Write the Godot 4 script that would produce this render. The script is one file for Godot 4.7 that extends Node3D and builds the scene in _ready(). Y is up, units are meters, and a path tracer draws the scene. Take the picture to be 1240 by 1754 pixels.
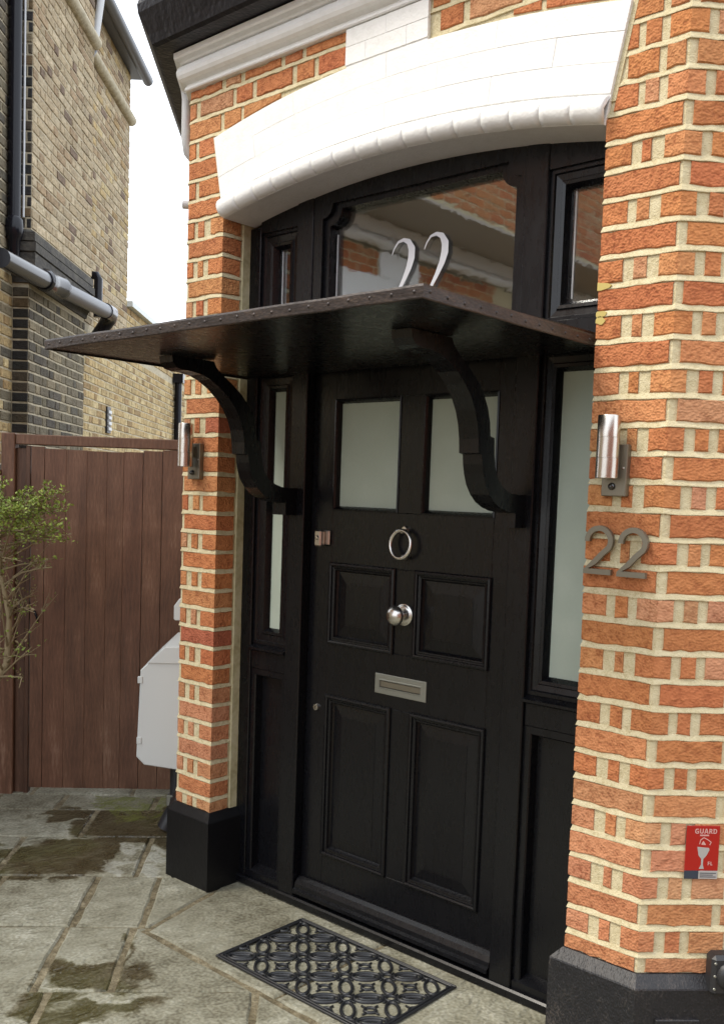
extends Node3D
# A black front door under a lead-edged canopy in the canted porch of a red brick house.
# World: x along the door wall, y up, z out of the wall towards the viewer; the paving is y = 0.

const S2 := 0.70710678
var rng := RandomNumberGenerator.new()
var M := {}
var used := {}
var house: Node3D

# ------------------------------------------------------------------ naming
func numbered(called: String) -> String:
	var n: int = used.get(called, 0)
	used[called] = n + 1
	return called if n == 0 else "%s_%03d" % [called, n]

func thing(called: String, label: String, category: String, at := Vector3.ZERO, group := "") -> Node3D:
	var o := Node3D.new()
	o.name = numbered(called)
	add_child(o)
	o.position = at
	o.set_meta("label", label)
	o.set_meta("category", category)
	if group != "":
		o.set_meta("group", group)
	return o

func structure(called: String, st: SurfaceTool, m: Material) -> MeshInstance3D:
	var o := part(called, st, m, self)
	o.set_meta("kind", "structure")
	return o

func origin_of(n: Node) -> Vector3:
	var p := Vector3.ZERO
	while n != self and n is Node3D:
		p += (n as Node3D).position
		n = n.get_parent()
	return p

# one part, its mesh given in world coordinates
func part(called: String, st: SurfaceTool, m: Material, parent: Node) -> MeshInstance3D:
	var o := MeshInstance3D.new()
	st.generate_normals()
	o.mesh = st.commit()
	o.material_override = m
	o.name = called
	parent.add_child(o, true)
	if parent != self:
		o.position = -origin_of(parent)
	return o

# a part in the local coordinates of its parent
func local_part(called: String, st: SurfaceTool, m: Material, parent: Node) -> MeshInstance3D:
	var o := part(called, st, m, parent)
	o.position = Vector3.ZERO
	return o

# ------------------------------------------------------------------ mesh helpers
func mb(smooth := -1) -> SurfaceTool:
	var st := SurfaceTool.new()
	st.begin(Mesh.PRIMITIVE_TRIANGLES)
	st.set_smooth_group(smooth)
	return st

func tri(st: SurfaceTool, a: Vector3, b: Vector3, c: Vector3) -> void:   # counter-clockwise from outside
	st.add_vertex(a)
	st.add_vertex(c)
	st.add_vertex(b)

func quad(st: SurfaceTool, a: Vector3, b: Vector3, c: Vector3, d: Vector3) -> void:
	tri(st, a, b, c)
	tri(st, a, c, d)

func tri_out(st: SurfaceTool, a: Vector3, b: Vector3, c: Vector3, mid: Vector3) -> void:
	if (b - a).cross(c - a).dot((a + b + c) / 3.0 - mid) < 0.0:
		tri(st, a, c, b)
	else:
		tri(st, a, b, c)

func quad_out(st: SurfaceTool, a: Vector3, b: Vector3, c: Vector3, d: Vector3, mid: Vector3) -> void:
	tri_out(st, a, b, c, mid)
	tri_out(st, a, c, d, mid)

# box with chamfered edges; bs turns it
func box(st: SurfaceTool, lo: Vector3, hi: Vector3, bev := 0.002, bs := Basis.IDENTITY, org := Vector3.ZERO) -> void:
	var mid := (lo + hi) / 2.0
	var h := (hi - lo) / 2.0
	h = h.abs()
	bev = minf(bev, minf(h.x, minf(h.y, h.z)) * 0.9)
	var w := func(v: Vector3) -> Vector3: return org + bs * (mid + v)
	var c: Vector3 = w.call(Vector3.ZERO)
	for ax in 3:
		var b1 := (ax + 1) % 3
		var b2 := (ax + 2) % 3
		for s in [-1.0, 1.0]:
			var p := []
			for q in [[-1.0, -1.0], [1.0, -1.0], [1.0, 1.0], [-1.0, 1.0]]:
				var v := Vector3.ZERO
				v[ax] = s * h[ax]
				v[b1] = q[0] * (h[b1] - bev)
				v[b2] = q[1] * (h[b2] - bev)
				p.append(w.call(v))
			quad_out(st, p[0], p[1], p[2], p[3], c)
		# four edges along this axis
		for s1 in [-1.0, 1.0]:
			for s2 in [-1.0, 1.0]:
				var e := []
				for q in [[-1.0, 0], [1.0, 0], [1.0, 1], [-1.0, 1]]:
					var v := Vector3.ZERO
					v[ax] = q[0] * (h[ax] - bev)
					v[b1] = s1 * (h[b1] - (bev if q[1] == 0 else 0.0))
					v[b2] = s2 * (h[b2] - (0.0 if q[1] == 0 else bev))
					e.append(w.call(v))
				quad_out(st, e[0], e[1], e[2], e[3], c)
	for sx in [-1.0, 1.0]:
		for sy in [-1.0, 1.0]:
			for sz in [-1.0, 1.0]:
				var s := Vector3(sx, sy, sz)
				tri_out(st, w.call(s * Vector3(h.x, h.y - bev, h.z - bev)), w.call(s * Vector3(h.x - bev, h.y, h.z - bev)), w.call(s * Vector3(h.x - bev, h.y - bev, h.z)), c)

# polygon extruded along nrm from d0 to d1; point = org + X*x + Y*y
func prism(st: SurfaceTool, poly: PackedVector2Array, org: Vector3, X: Vector3, Y: Vector3, d0: float, d1: float, bev := 0.0) -> void:
	var n := X.cross(Y).normalized()
	if Geometry2D.is_polygon_clockwise(poly):
		poly = poly.duplicate()
		poly.reverse()
	var top := poly
	if bev > 0.0:
		var off := Geometry2D.offset_polygon(poly, -bev, Geometry2D.JOIN_MITER)
		if off.size() == 1 and off[0].size() == poly.size():
			# line the inset up with the outline
			var o2: PackedVector2Array = off[0]
			if Geometry2D.is_polygon_clockwise(o2):
				o2.reverse()
			var k0 := 0
			var best := 1e9
			for k in o2.size():
				var dd := o2[k].distance_to(poly[0])
				if dd < best:
					best = dd
					k0 = k
			top = PackedVector2Array()
			for k in o2.size():
				top.append(o2[(k + k0) % o2.size()])
		else:
			bev = 0.0
	var P := func(v: Vector2, d: float) -> Vector3: return org + X * v.x + Y * v.y + n * d
	for face in [[top, d1, false], [poly, d0, true]]:
		var pl: PackedVector2Array = face[0]
		var idx := Geometry2D.triangulate_polygon(pl)
		for k in range(0, idx.size(), 3):
			var a: Vector2 = pl[idx[k]]
			var b: Vector2 = pl[idx[k + 1]]
			var c: Vector2 = pl[idx[k + 2]]
			var ccw := (b - a).cross(c - a) > 0.0
			if ccw == face[2]:
				var t := b
				b = c
				c = t
			tri(st, P.call(a, face[1]), P.call(b, face[1]), P.call(c, face[1]))
	var N := poly.size()
	var ds := d1 - bev if d1 > d0 else d1 + bev
	for k in N:
		var k2 := (k + 1) % N
		quad(st, P.call(poly[k], d0), P.call(poly[k2], d0), P.call(poly[k2], ds), P.call(poly[k], ds))
		if bev > 0.0:
			quad(st, P.call(poly[k], ds), P.call(poly[k2], ds), P.call(top[k2], d1), P.call(top[k], d1))

# closed rectangular moulding in a plane parallel to the door: profile of (inset, z)
func ring(st: SurfaceTool, x0: float, x1: float, y0: float, y1: float, prof: Array, cap := false) -> void:
	for k in prof.size() - 1:
		var a: Vector2 = prof[k]
		var b: Vector2 = prof[k + 1]
		var pa := [Vector3(x0 + a.x, y0 + a.x, a.y), Vector3(x1 - a.x, y0 + a.x, a.y), Vector3(x1 - a.x, y1 - a.x, a.y), Vector3(x0 + a.x, y1 - a.x, a.y)]
		var pb := [Vector3(x0 + b.x, y0 + b.x, b.y), Vector3(x1 - b.x, y0 + b.x, b.y), Vector3(x1 - b.x, y1 - b.x, b.y), Vector3(x0 + b.x, y1 - b.x, b.y)]
		for q in 4:
			quad(st, pa[q], pa[(q + 1) % 4], pb[(q + 1) % 4], pb[q])
	if cap:
		var c: Vector2 = prof[-1]
		quad(st, Vector3(x0 + c.x, y0 + c.x, c.y), Vector3(x1 - c.x, y0 + c.x, c.y), Vector3(x1 - c.x, y1 - c.x, c.y), Vector3(x0 + c.x, y1 - c.x, c.y))

# surface of revolution: profile of (radius, height along axis)
func lathe(st: SurfaceTool, prof: Array, org: Vector3, axis: Vector3, seg := 24) -> void:
	axis = axis.normalized()
	var u := axis.cross(Vector3(0.31, 0.92, 0.23)).normalized()
	var v := axis.cross(u)
	var grp := 1
	for k in prof.size() - 1:
		var a: Vector2 = prof[k]
		var b: Vector2 = prof[k + 1]
		if k > 0 and absf((b - a).angle_to(a - prof[k - 1])) > 0.7:
			grp += 1
		st.set_smooth_group(grp)
		for s in seg:
			var t0 := TAU * s / seg
			var t1 := TAU * (s + 1) / seg
			var r0 := u * cos(t0) + v * sin(t0)
			var r1 := u * cos(t1) + v * sin(t1)
			var p := [org + r0 * a.x + axis * a.y, org + r1 * a.x + axis * a.y, org + r1 * b.x + axis * b.y, org + r0 * b.x + axis * b.y]
			if a.x > 1e-6:
				tri(st, p[0], p[1], p[2])
			if b.x > 1e-6:
				tri(st, p[0], p[2], p[3])

# tube along points
func tube(st: SurfaceTool, pts: Array, rad: Array, seg := 10, caps := true) -> void:
	var rings := []
	var up := Vector3(0.13, 0.97, 0.21)
	for k in pts.size():
		var d: Vector3
		if k == 0:
			d = pts[1] - pts[0]
		elif k == pts.size() - 1:
			d = pts[k] - pts[k - 1]
		else:
			d = (pts[k + 1] - pts[k]).normalized() + (pts[k] - pts[k - 1]).normalized()
		d = d.normalized()
		if absf(d.dot(up)) > 0.95:
			up = Vector3(0.9, 0.1, 0.35).normalized()
		var u := d.cross(up).normalized()
		var v := d.cross(u)
		up = -v if v.dot(up) < 0 else v
		u = d.cross(up).normalized()
		v = d.cross(u)
		var r: float = rad[k] if k < rad.size() else rad[-1]
		var rg := []
		for s in seg:
			var t := TAU * s / seg
			rg.append(pts[k] + (u * cos(t) + v * sin(t)) * r)
		rings.append(rg)
	for k in pts.size() - 1:
		var mid: Vector3 = (pts[k] + pts[k + 1]) / 2.0
		for s in seg:
			var s2 := (s + 1) % seg
			quad_out(st, rings[k][s], rings[k][s2], rings[k + 1][s2], rings[k + 1][s], mid)
	if caps:
		st.set_smooth_group(30)
		for e in [0, pts.size() - 1]:
			var inward: Vector3 = pts[1] if e == 0 else pts[e - 1]
			for s in seg:
				tri_out(st, pts[e], rings[e][s], rings[e][(s + 1) % seg], inward)
		st.set_smooth_group(0)

# profile of (out, y) run along a plan chain (left to right seen from outside), mitred
func run_profile(st: SurfaceTool, chain: Array, prof: Array, step := 0.0, wob := 0.0) -> void:
	var pts := []
	var nrm := []
	for k in chain.size():
		var n: Vector2
		var p: Vector2 = chain[k]
		if k == 0:
			n = side_of(chain[0], chain[1])
		elif k == chain.size() - 1:
			n = side_of(chain[k - 1], chain[k])
		else:
			var a := side_of(chain[k - 1], p)
			var b := side_of(p, chain[k + 1])
			n = (a + b).normalized()
			n = n / n.dot(a)
		pts.append(p)
		nrm.append(n)
		if step > 0.0 and k < chain.size() - 1:
			var q: Vector2 = chain[k + 1]
			var cnt := int(p.distance_to(q) / step)
			for j in range(1, cnt):
				pts.append(p.lerp(q, float(j) / cnt))
				nrm.append(side_of(p, q))
	var cols := []
	for k in pts.size():
		var col := []
		var w := rng.randf_range(-wob, wob)
		for pr in prof:
			var v: Vector2 = pts[k] + nrm[k] * (pr.x + w * 0.5)
			col.append(Vector3(v.x, pr.y + w, v.y))
		cols.append(col)
	for k in cols.size() - 1:
		for j in prof.size() - 1:
			quad(st, cols[k][j], cols[k + 1][j], cols[k + 1][j + 1], cols[k][j + 1])

func side_of(a: Vector2, b: Vector2) -> Vector2:   # outward normal of a plan edge running left to right
	var d := (b - a).normalized()
	return Vector2(-d.y, d.x)

# a hand-made brick: plan chain of its visible faces, ragged arrises
func rough_brick(st: SurfaceTool, chain: Array, y0: float, y1: float, proud: float, col: Color, fine := 0.026, rag := 0.0034) -> void:
	var pts := []
	var nrm := []
	# return into the wall at both ends
	for k in chain.size():
		var p: Vector2 = chain[k]
		var n: Vector2
		if k == 0:
			n = side_of(p, chain[1])
		elif k == chain.size() - 1:
			n = side_of(chain[k - 1], p)
		else:
			var a := side_of(chain[k - 1], p)
			var b := side_of(p, chain[k + 1])
			n = (a + b).normalized()
			n = n / n.dot(a)
		pts.append([p, n, k == 0 or k == chain.size() - 1])
		if k < chain.size() - 1:
			var q: Vector2 = chain[k + 1]
			var cnt := maxi(1, int(p.distance_to(q) / fine))
			for j in range(1, cnt):
				pts.append([p.lerp(q, float(j) / cnt), side_of(p, q), false])
	st.set_color(col)
	var cols := []
	var first := true
	for k in pts.size():
		var p: Vector2 = pts[k][0]
		var n: Vector2 = pts[k][1]
		var end: bool = pts[k][2]
		var along := Vector2.ZERO
		if end:
			along = side_of(Vector2.ZERO, n)
			if k > 0:
				along = -along
			# towards the middle of the brick
			var mid: Vector2 = pts[1][0] if k == 0 else pts[pts.size() - 2][0]
			if along.dot(mid - p) < 0:
				along = -along
			p += along * rng.randf_range(0.0, rag)
		var e0 := y0 + rng.randf_range(-rag, rag)
		var e1 := y1 + rng.randf_range(-rag, rag)
		var f := proud + rng.randf_range(-0.0008, 0.0008)
		var back := p - n * 0.014
		var c := [Vector3(back.x, e0, back.y)]
		var r0 := p - n * 0.003
		c.append(Vector3(r0.x, e0, r0.y))
		var pf := p + n * f + (along * 0.003 if end else Vector2.ZERO)
		c.append(Vector3(pf.x, e0 + 0.0035, pf.y))
		c.append(Vector3(pf.x, e1 - 0.0035, pf.y))
		c.append(Vector3(r0.x, e1, r0.y))
		c.append(Vector3(back.x, e1, back.y))
		if end:
			var bb := []
			for v in c:
				var q := Vector2(v.x, v.z) - n * 0.014 - along * 0.0005
				bb.append(Vector3(q.x, v.y, q.y))
			if k == 0:
				cols.append(bb)
				cols.append(c)
			else:
				cols.append(c)
				cols.append(bb)
		else:
			cols.append(c)
	for k in cols.size() - 1:
		for j in 5:
			quad(st, cols[k][j], cols[k + 1][j], cols[k + 1][j + 1], cols[k][j + 1])

# ------------------------------------------------------------------ materials
func lin(r: float, g: float, b: float, a := 1.0) -> Color:
	var c := Color(r, g, b).linear_to_srgb()
	c.a = a
	return c

func mat(called: String, c: Color, rough := 0.8, metal := 0.0, spec := 0.5) -> StandardMaterial3D:
	var m := StandardMaterial3D.new()
	m.resource_name = called
	m.albedo_color = c
	m.roughness = rough
	m.metallic = metal
	m.metallic_specular = spec
	M[called] = m
	return m

func noise(kind: int, freq: float, oct: int, sd: int) -> FastNoiseLite:
	var n := FastNoiseLite.new()
	n.noise_type = kind
	n.frequency = freq
	n.fractal_octaves = oct
	n.seed = sd
	return n

# seamless tile of values 0..1
func tile(size: int, freq: float, oct: int, sd: int, kind := FastNoiseLite.TYPE_SIMPLEX_SMOOTH) -> PackedByteArray:
	var im := noise(kind, freq, oct, sd).get_seamless_image(size, size)
	im.convert(Image.FORMAT_L8)
	return im.get_data()

func colour_tile(size: int, layers: Array, ramp: Gradient) -> ImageTexture:
	var out := PackedByteArray()
	out.resize(size * size * 3)
	for i in size * size:
		var v := 0.0
		for l in layers:
			v += (l[0][i] / 255.0 - 0.5) * l[1]
		var c := ramp.sample(clampf(v + 0.5, 0.0, 1.0))
		out[i * 3] = int(c.r * 255)
		out[i * 3 + 1] = int(c.g * 255)
		out[i * 3 + 2] = int(c.b * 255)
	return ImageTexture.create_from_image(Image.create_from_data(size, size, false, Image.FORMAT_RGB8, out))

func grey_tile(size: int, layers: Array, gain := 1.0) -> ImageTexture:
	var out := PackedByteArray()
	out.resize(size * size)
	for i in size * size:
		var v := 0.0
		for l in layers:
			v += (l[0][i] / 255.0 - 0.5) * l[1]
		out[i] = int(clampf(v * gain + 0.5, 0.0, 1.0) * 255)
	return ImageTexture.create_from_image(Image.create_from_data(size, size, false, Image.FORMAT_L8, out))

func ramp(stops: Array) -> Gradient:
	var g := Gradient.new()
	g.offsets = PackedFloat32Array()
	var o := PackedFloat32Array()
	var c := PackedColorArray()
	for s in stops:
		o.append(s[0])
		c.append(s[1])
	g.offsets = o
	g.colors = c
	return g

func triplanar(m: StandardMaterial3D, scale: Vector3) -> void:
	m.uv1_triplanar = true
	m.uv1_world_triplanar = true
	m.uv1_triplanar_sharpness = 4.0
	m.uv1_scale = scale

func relief(m: StandardMaterial3D, t: Texture2D, cm: float) -> void:
	m.heightmap_enabled = true
	m.heightmap_texture = t
	m.heightmap_scale = cm

func make_materials() -> void:
	var n1 := tile(256, 0.02, 4, 3)
	var n2 := tile(256, 0.07, 4, 11)
	var n3 := tile(256, 0.2, 3, 23)
	var n4 := tile(256, 0.008, 3, 5)
	var pits := tile(256, 0.05, 2, 31, FastNoiseLite.TYPE_CELLULAR)
	var rough_h := grey_tile(256, [[n2, 0.7], [n3, 0.9], [n1, 0.4]], 1.2)
	var soft_h := grey_tile(256, [[n1, 0.9], [n2, 0.5]], 1.0)
	var fine_h := grey_tile(256, [[n2, 0.4], [n3, 1.0]], 1.0)
	# red facing brick, tinted per brick by its vertex colour
	var m := mat("red_brick", Color.WHITE, 0.92)
	m.vertex_color_use_as_albedo = true
	m.albedo_texture = colour_tile(256, [[n1, 0.7], [n2, 0.8], [n3, 0.7]], ramp([[0.0, Color(0.72, 0.64, 0.60)], [0.22, Color(0.87, 0.84, 0.82)], [0.5, Color(0.93, 0.92, 0.91)], [0.75, Color(0.98, 0.99, 1.0)], [1.0, Color(1, 1, 1)]]))
	triplanar(m, Vector3.ONE * 2.3)
	relief(m, rough_h, 0.32)
	# lime mortar
	m = mat("mortar", Color.WHITE, 0.95)
	m.albedo_texture = colour_tile(256, [[n1, 0.6], [n2, 0.6], [n3, 0.6]], ramp([[0.0, lin(0.40, 0.33, 0.185)], [0.4, lin(0.53, 0.46, 0.285)], [0.7, lin(0.58, 0.51, 0.33)], [1.0, lin(0.63, 0.565, 0.385)]]))
	triplanar(m, Vector3.ONE * 3.7)
	relief(m, rough_h, 0.13)
	# sealant and render between brick and frame
	m = mat("render_fillet", Color.WHITE, 0.9)
	m.albedo_texture = colour_tile(256, [[n1, 0.8], [n2, 0.5]], ramp([[0.0, lin(0.33, 0.29, 0.155)], [0.5, lin(0.46, 0.42, 0.255)], [1.0, lin(0.53, 0.49, 0.33)]]))
	triplanar(m, Vector3.ONE * 2.0)
	relief(m, soft_h, 0.2)
	# black joinery paint
	m = mat("black_paint", lin(0.0034, 0.0035, 0.0048), 0.30, 0.0, 0.43)
	triplanar(m, Vector3(3, 0.8, 3))
	relief(m, soft_h, 0.012)
	m.roughness_texture = grey_tile(256, [[n1, 0.25], [n2, 0.2]], 0.5)
	m.roughness = 0.56
	m = mat("black_masonry", lin(0.0055, 0.0055, 0.0065), 0.42, 0.0, 0.4)
	triplanar(m, Vector3.ONE * 2.4)
	relief(m, soft_h, 0.10)
	m.albedo_texture = colour_tile(256, [[n1, 0.5], [n3, 0.9], [n2, 0.5]], ramp([[0.0, Color(0.8, 0.8, 0.8)], [0.8, Color(1, 1, 1)], [1.0, Color(1, 1, 1)]]))
	m = mat("worn_black_masonry", Color.WHITE, 0.5)
	triplanar(m, Vector3(3.2, 2.0, 3.2))
	m.albedo_texture = colour_tile(256, [[n4, 0.6], [n2, 0.5], [n3, 0.9]], ramp([[0.0, lin(0.006, 0.006, 0.008)], [0.5, lin(0.008, 0.008, 0.010)], [0.72, lin(0.02, 0.018, 0.018)], [1.0, lin(0.06, 0.05, 0.045)]]))
	relief(m, rough_h, 0.16)
	# white masonry paint
	m = mat("white_paint", Color.WHITE, 0.38)
	m.albedo_texture = colour_tile(256, [[n1, 0.6], [n2, 0.4]], ramp([[0.0, lin(0.72, 0.72, 0.69)], [0.5, lin(0.80, 0.80, 0.78)], [1.0, lin(0.83, 0.83, 0.81)]]))
	triplanar(m, Vector3.ONE * 2.0)
	relief(m, rough_h, 0.06)
	mat("white_plastic", lin(0.55, 0.58, 0.57), 0.45)
	mat("grey_pipe", lin(0.52, 0.53, 0.54), 0.45)
	# canopy: dull lead edge over dark boarding
	m = mat("lead_edge", Color.WHITE, 0.38, 0.35)
	triplanar(m, Vector3(3, 9, 3))
	m.albedo_texture = colour_tile(256, [[n4, 0.5], [n2, 0.7], [n3, 0.4]], ramp([[0.0, lin(0.018, 0.014, 0.013)], [0.5, lin(0.034, 0.027, 0.025)], [0.8, lin(0.06, 0.045, 0.038)], [1.0, lin(0.09, 0.066, 0.05)]]))
	relief(m, soft_h, 0.10)
	# metals
	m = mat("brushed_steel", lin(0.52, 0.48, 0.43), 0.27, 1.0)
	triplanar(m, Vector3(3, 30, 3))
	relief(m, fine_h, 0.006)
	mat("bright_steel", lin(0.56, 0.54, 0.51), 0.27, 1.0)
	m = mat("satin_nickel", lin(0.58, 0.55, 0.51), 0.30, 1.0)
	mat("dull_alloy", lin(0.30, 0.305, 0.27), 0.45, 0.8)
	mat("bronze_grey", lin(0.22, 0.20, 0.155), 0.42, 0.75)
	mat("dark_lens", lin(0.008, 0.008, 0.009), 0.08, 0.0, 0.8)
	# glass
	m = mat("clear_glass", lin(0.02, 0.025, 0.025, 0.05), 0.015, 0.0, 1.0)
	m.clearcoat_enabled = true
	m.clearcoat = 1.0
	m.clearcoat_roughness = 0.01
	m.transparency = BaseMaterial3D.TRANSPARENCY_ALPHA
	m = mat("coated_glass", lin(0.32, 0.335, 0.34), 0.02, 1.0)
	triplanar(m, Vector3(0.9, 1.3, 0.9))
	relief(m, soft_h, 0.010)
	m = mat("frosted_glass", Color.WHITE, 0.42, 0.0, 0.5)
	m.albedo_texture = colour_tile(256, [[n4, 0.7], [n1, 0.3], [n3, 0.15]], ramp([[0.0, lin(0.33, 0.375, 0.315)], [0.6, lin(0.37, 0.42, 0.355)], [1.0, lin(0.42, 0.465, 0.40)]]))
	triplanar(m, Vector3.ONE * 1.3)
	mat("etched_white", lin(0.55, 0.55, 0.58), 0.6)
	mat("spacer_bar", lin(0.6, 0.6, 0.6), 0.4)
	# timber of the gate
	var grain := colour_tile(256, [[n4, 0.5], [n1, 0.6], [n2, 0.55], [n3, 0.45]], ramp([[0.0, lin(0.058, 0.026, 0.013)], [0.3, lin(0.105, 0.047, 0.024)], [0.6, lin(0.140, 0.066, 0.035)], [0.85, lin(0.185, 0.093, 0.053)], [1.0, lin(0.26, 0.155, 0.10)]]))
	m = mat("stained_wood", Color.WHITE, 0.62)
	m.vertex_color_use_as_albedo = true
	m.albedo_texture = grain
	triplanar(m, Vector3(5.5, 0.5, 5.5))
	relief(m, grey_tile(256, [[n2, 0.7], [n3, 0.6]], 1.0), 0.12)
	# stock brick
	m = mat("stock_brick", Color.WHITE, 0.95)
	m.vertex_color_use_as_albedo = true
	m.albedo_texture = colour_tile(256, [[n1, 0.7], [n2, 0.7], [pits, 0.3]], ramp([[0.0, Color(0.50, 0.48, 0.46)], [0.3, Color(0.82, 0.81, 0.79)], [0.7, Color(0.96, 0.95, 0.94)], [1.0, Color(1, 1, 1)]]))
	triplanar(m, Vector3.ONE * 1.9)
	relief(m, rough_h, 0.5)
	m = mat("old_mortar", Color.WHITE, 0.95)
	m.albedo_texture = colour_tile(256, [[n1, 0.8], [n2, 0.6]], ramp([[0.0, lin(0.26, 0.22, 0.155)], [0.5, lin(0.42, 0.37, 0.265)], [1.0, lin(0.55, 0.49, 0.37)]]))
	triplanar(m, Vector3.ONE * 1.5)
	relief(m, rough_h, 0.3)
	m = mat("sooty_stone", Color.WHITE, 0.9)
	m.albedo_texture = colour_tile(256, [[n1, 0.8], [n2, 0.6]], ramp([[0.0, lin(0.02, 0.019, 0.018)], [0.5, lin(0.055, 0.05, 0.043)], [1.0, lin(0.13, 0.115, 0.09)]]))
	triplanar(m, Vector3.ONE * 1.6)
	relief(m, rough_h, 0.4)
	mat("iron_black", lin(0.006, 0.006, 0.010), 0.22, 0.0, 0.36)
	mat("plastic_black", lin(0.018, 0.018, 0.020), 0.45)
	mat("slate_grey", lin(0.075, 0.078, 0.09), 0.4)
	mat("clay_pot", lin(0.34, 0.12, 0.07), 0.9)
	m = mat("roof_dark", lin(0.007, 0.007, 0.011), 0.42, 0.0, 0.4)
	triplanar(m, Vector3.ONE * 2.0)
	relief(m, soft_h, 0.3)
	mat("rubber", lin(0.016, 0.017, 0.019), 0.42)
	mat("sticker_red", lin(0.34, 0.008, 0.004), 0.4)
	mat("sticker_dark", lin(0.03, 0.04, 0.06), 0.4)
	mat("sticker_print", lin(0.52, 0.30, 0.27), 0.5)
	mat("sticker_grey", lin(0.36, 0.34, 0.32), 0.5)
	mat("hall_plaster", lin(0.10, 0.095, 0.085), 0.9)
	m = mat("leaf", Color.WHITE, 0.55)
	m.vertex_color_use_as_albedo = true
	m.backlight_enabled = true
	m.backlight = Color(0.25, 0.32, 0.08)
	m = mat("bark", lin(0.20, 0.155, 0.085), 0.9)
	m = mat("jointing", Color.WHITE, 0.95)
	m.albedo_texture = colour_tile(256, [[n1, 0.9], [n2, 0.6]], ramp([[0.0, lin(0.07, 0.055, 0.028)], [0.45, lin(0.16, 0.13, 0.075)], [1.0, lin(0.30, 0.26, 0.17)]]))
	triplanar(m, Vector3.ONE * 1.7)
	relief(m, rough_h, 0.4)
	mat("soffit_paint", lin(0.42, 0.37, 0.31), 0.8)

# ------------------------------------------------------------------ ready
func _ready() -> void:
	rng.seed = 22
	# camera
	var cam := Camera3D.new()
	cam.name = "camera"
	add_child(cam)
	cam.position = Vector3(2.8863, 1.5642, 2.4159)
	cam.basis = Basis(Vector3.UP, 0.7214) * Basis(Vector3.RIGHT, -0.0742) * Basis(Vector3.BACK, 0.0347)
	var near := 0.05
	cam.set_frustum(near * 1754.0 / 1659.85, Vector2((620.0 - 623.36) / 1659.85, (971.92 - 877.0) / 1659.85) * near, near, 400.0)
	cam.current = true
	# sky, exposure
	var we := WorldEnvironment.new()
	we.name = "environment"
	var env := Environment.new()
	env.background_mode = Environment.BG_SKY
	var sky := Sky.new()
	var sm := ProceduralSkyMaterial.new()
	sm.sky_top_color = Color(0.93, 0.96, 1.0)
	sm.sky_horizon_color = Color(0.97, 0.98, 1.0)
	sm.ground_bottom_color = Color(0.32, 0.31, 0.29)
	sm.ground_horizon_color = Color(0.55, 0.55, 0.54)
	sm.sun_angle_max = 1.0
	sky.sky_material = sm
	env.sky = sky
	env.tonemap_mode = Environment.TONE_MAPPER_LINEAR
	env.tonemap_exposure = 2.5
	env.sdfgi_enabled = true
	env.ssao_enabled = true
	env.ssil_enabled = true
	we.environment = env
	add_child(we)
	var sun := DirectionalLight3D.new()
	sun.name = "sun"
	sun.light_energy = 0.45
	sun.light_color = Color(1.0, 0.97, 0.92)
	sun.light_angular_distance = 20.0
	sun.shadow_enabled = true
	add_child(sun)
	sun.look_at_from_position(Vector3(0, 8, 0), Vector3(2.2, 3.0, -3.4))

	make_materials()
	make_ground()
	make_house()
	make_entrance()
	make_door()
	make_canopy()
	make_wall_things()
	make_mat()
	make_gate()
	make_meter_things()
	make_neighbour()
	make_far_house()
	make_facing_house()
	make_flanking_house()
	make_shrub()

# ------------------------------------------------------------------ ground
func ab(a: float, b: float) -> Vector2:
	return Vector2((a + b) * S2, (b - a) * S2)

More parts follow.
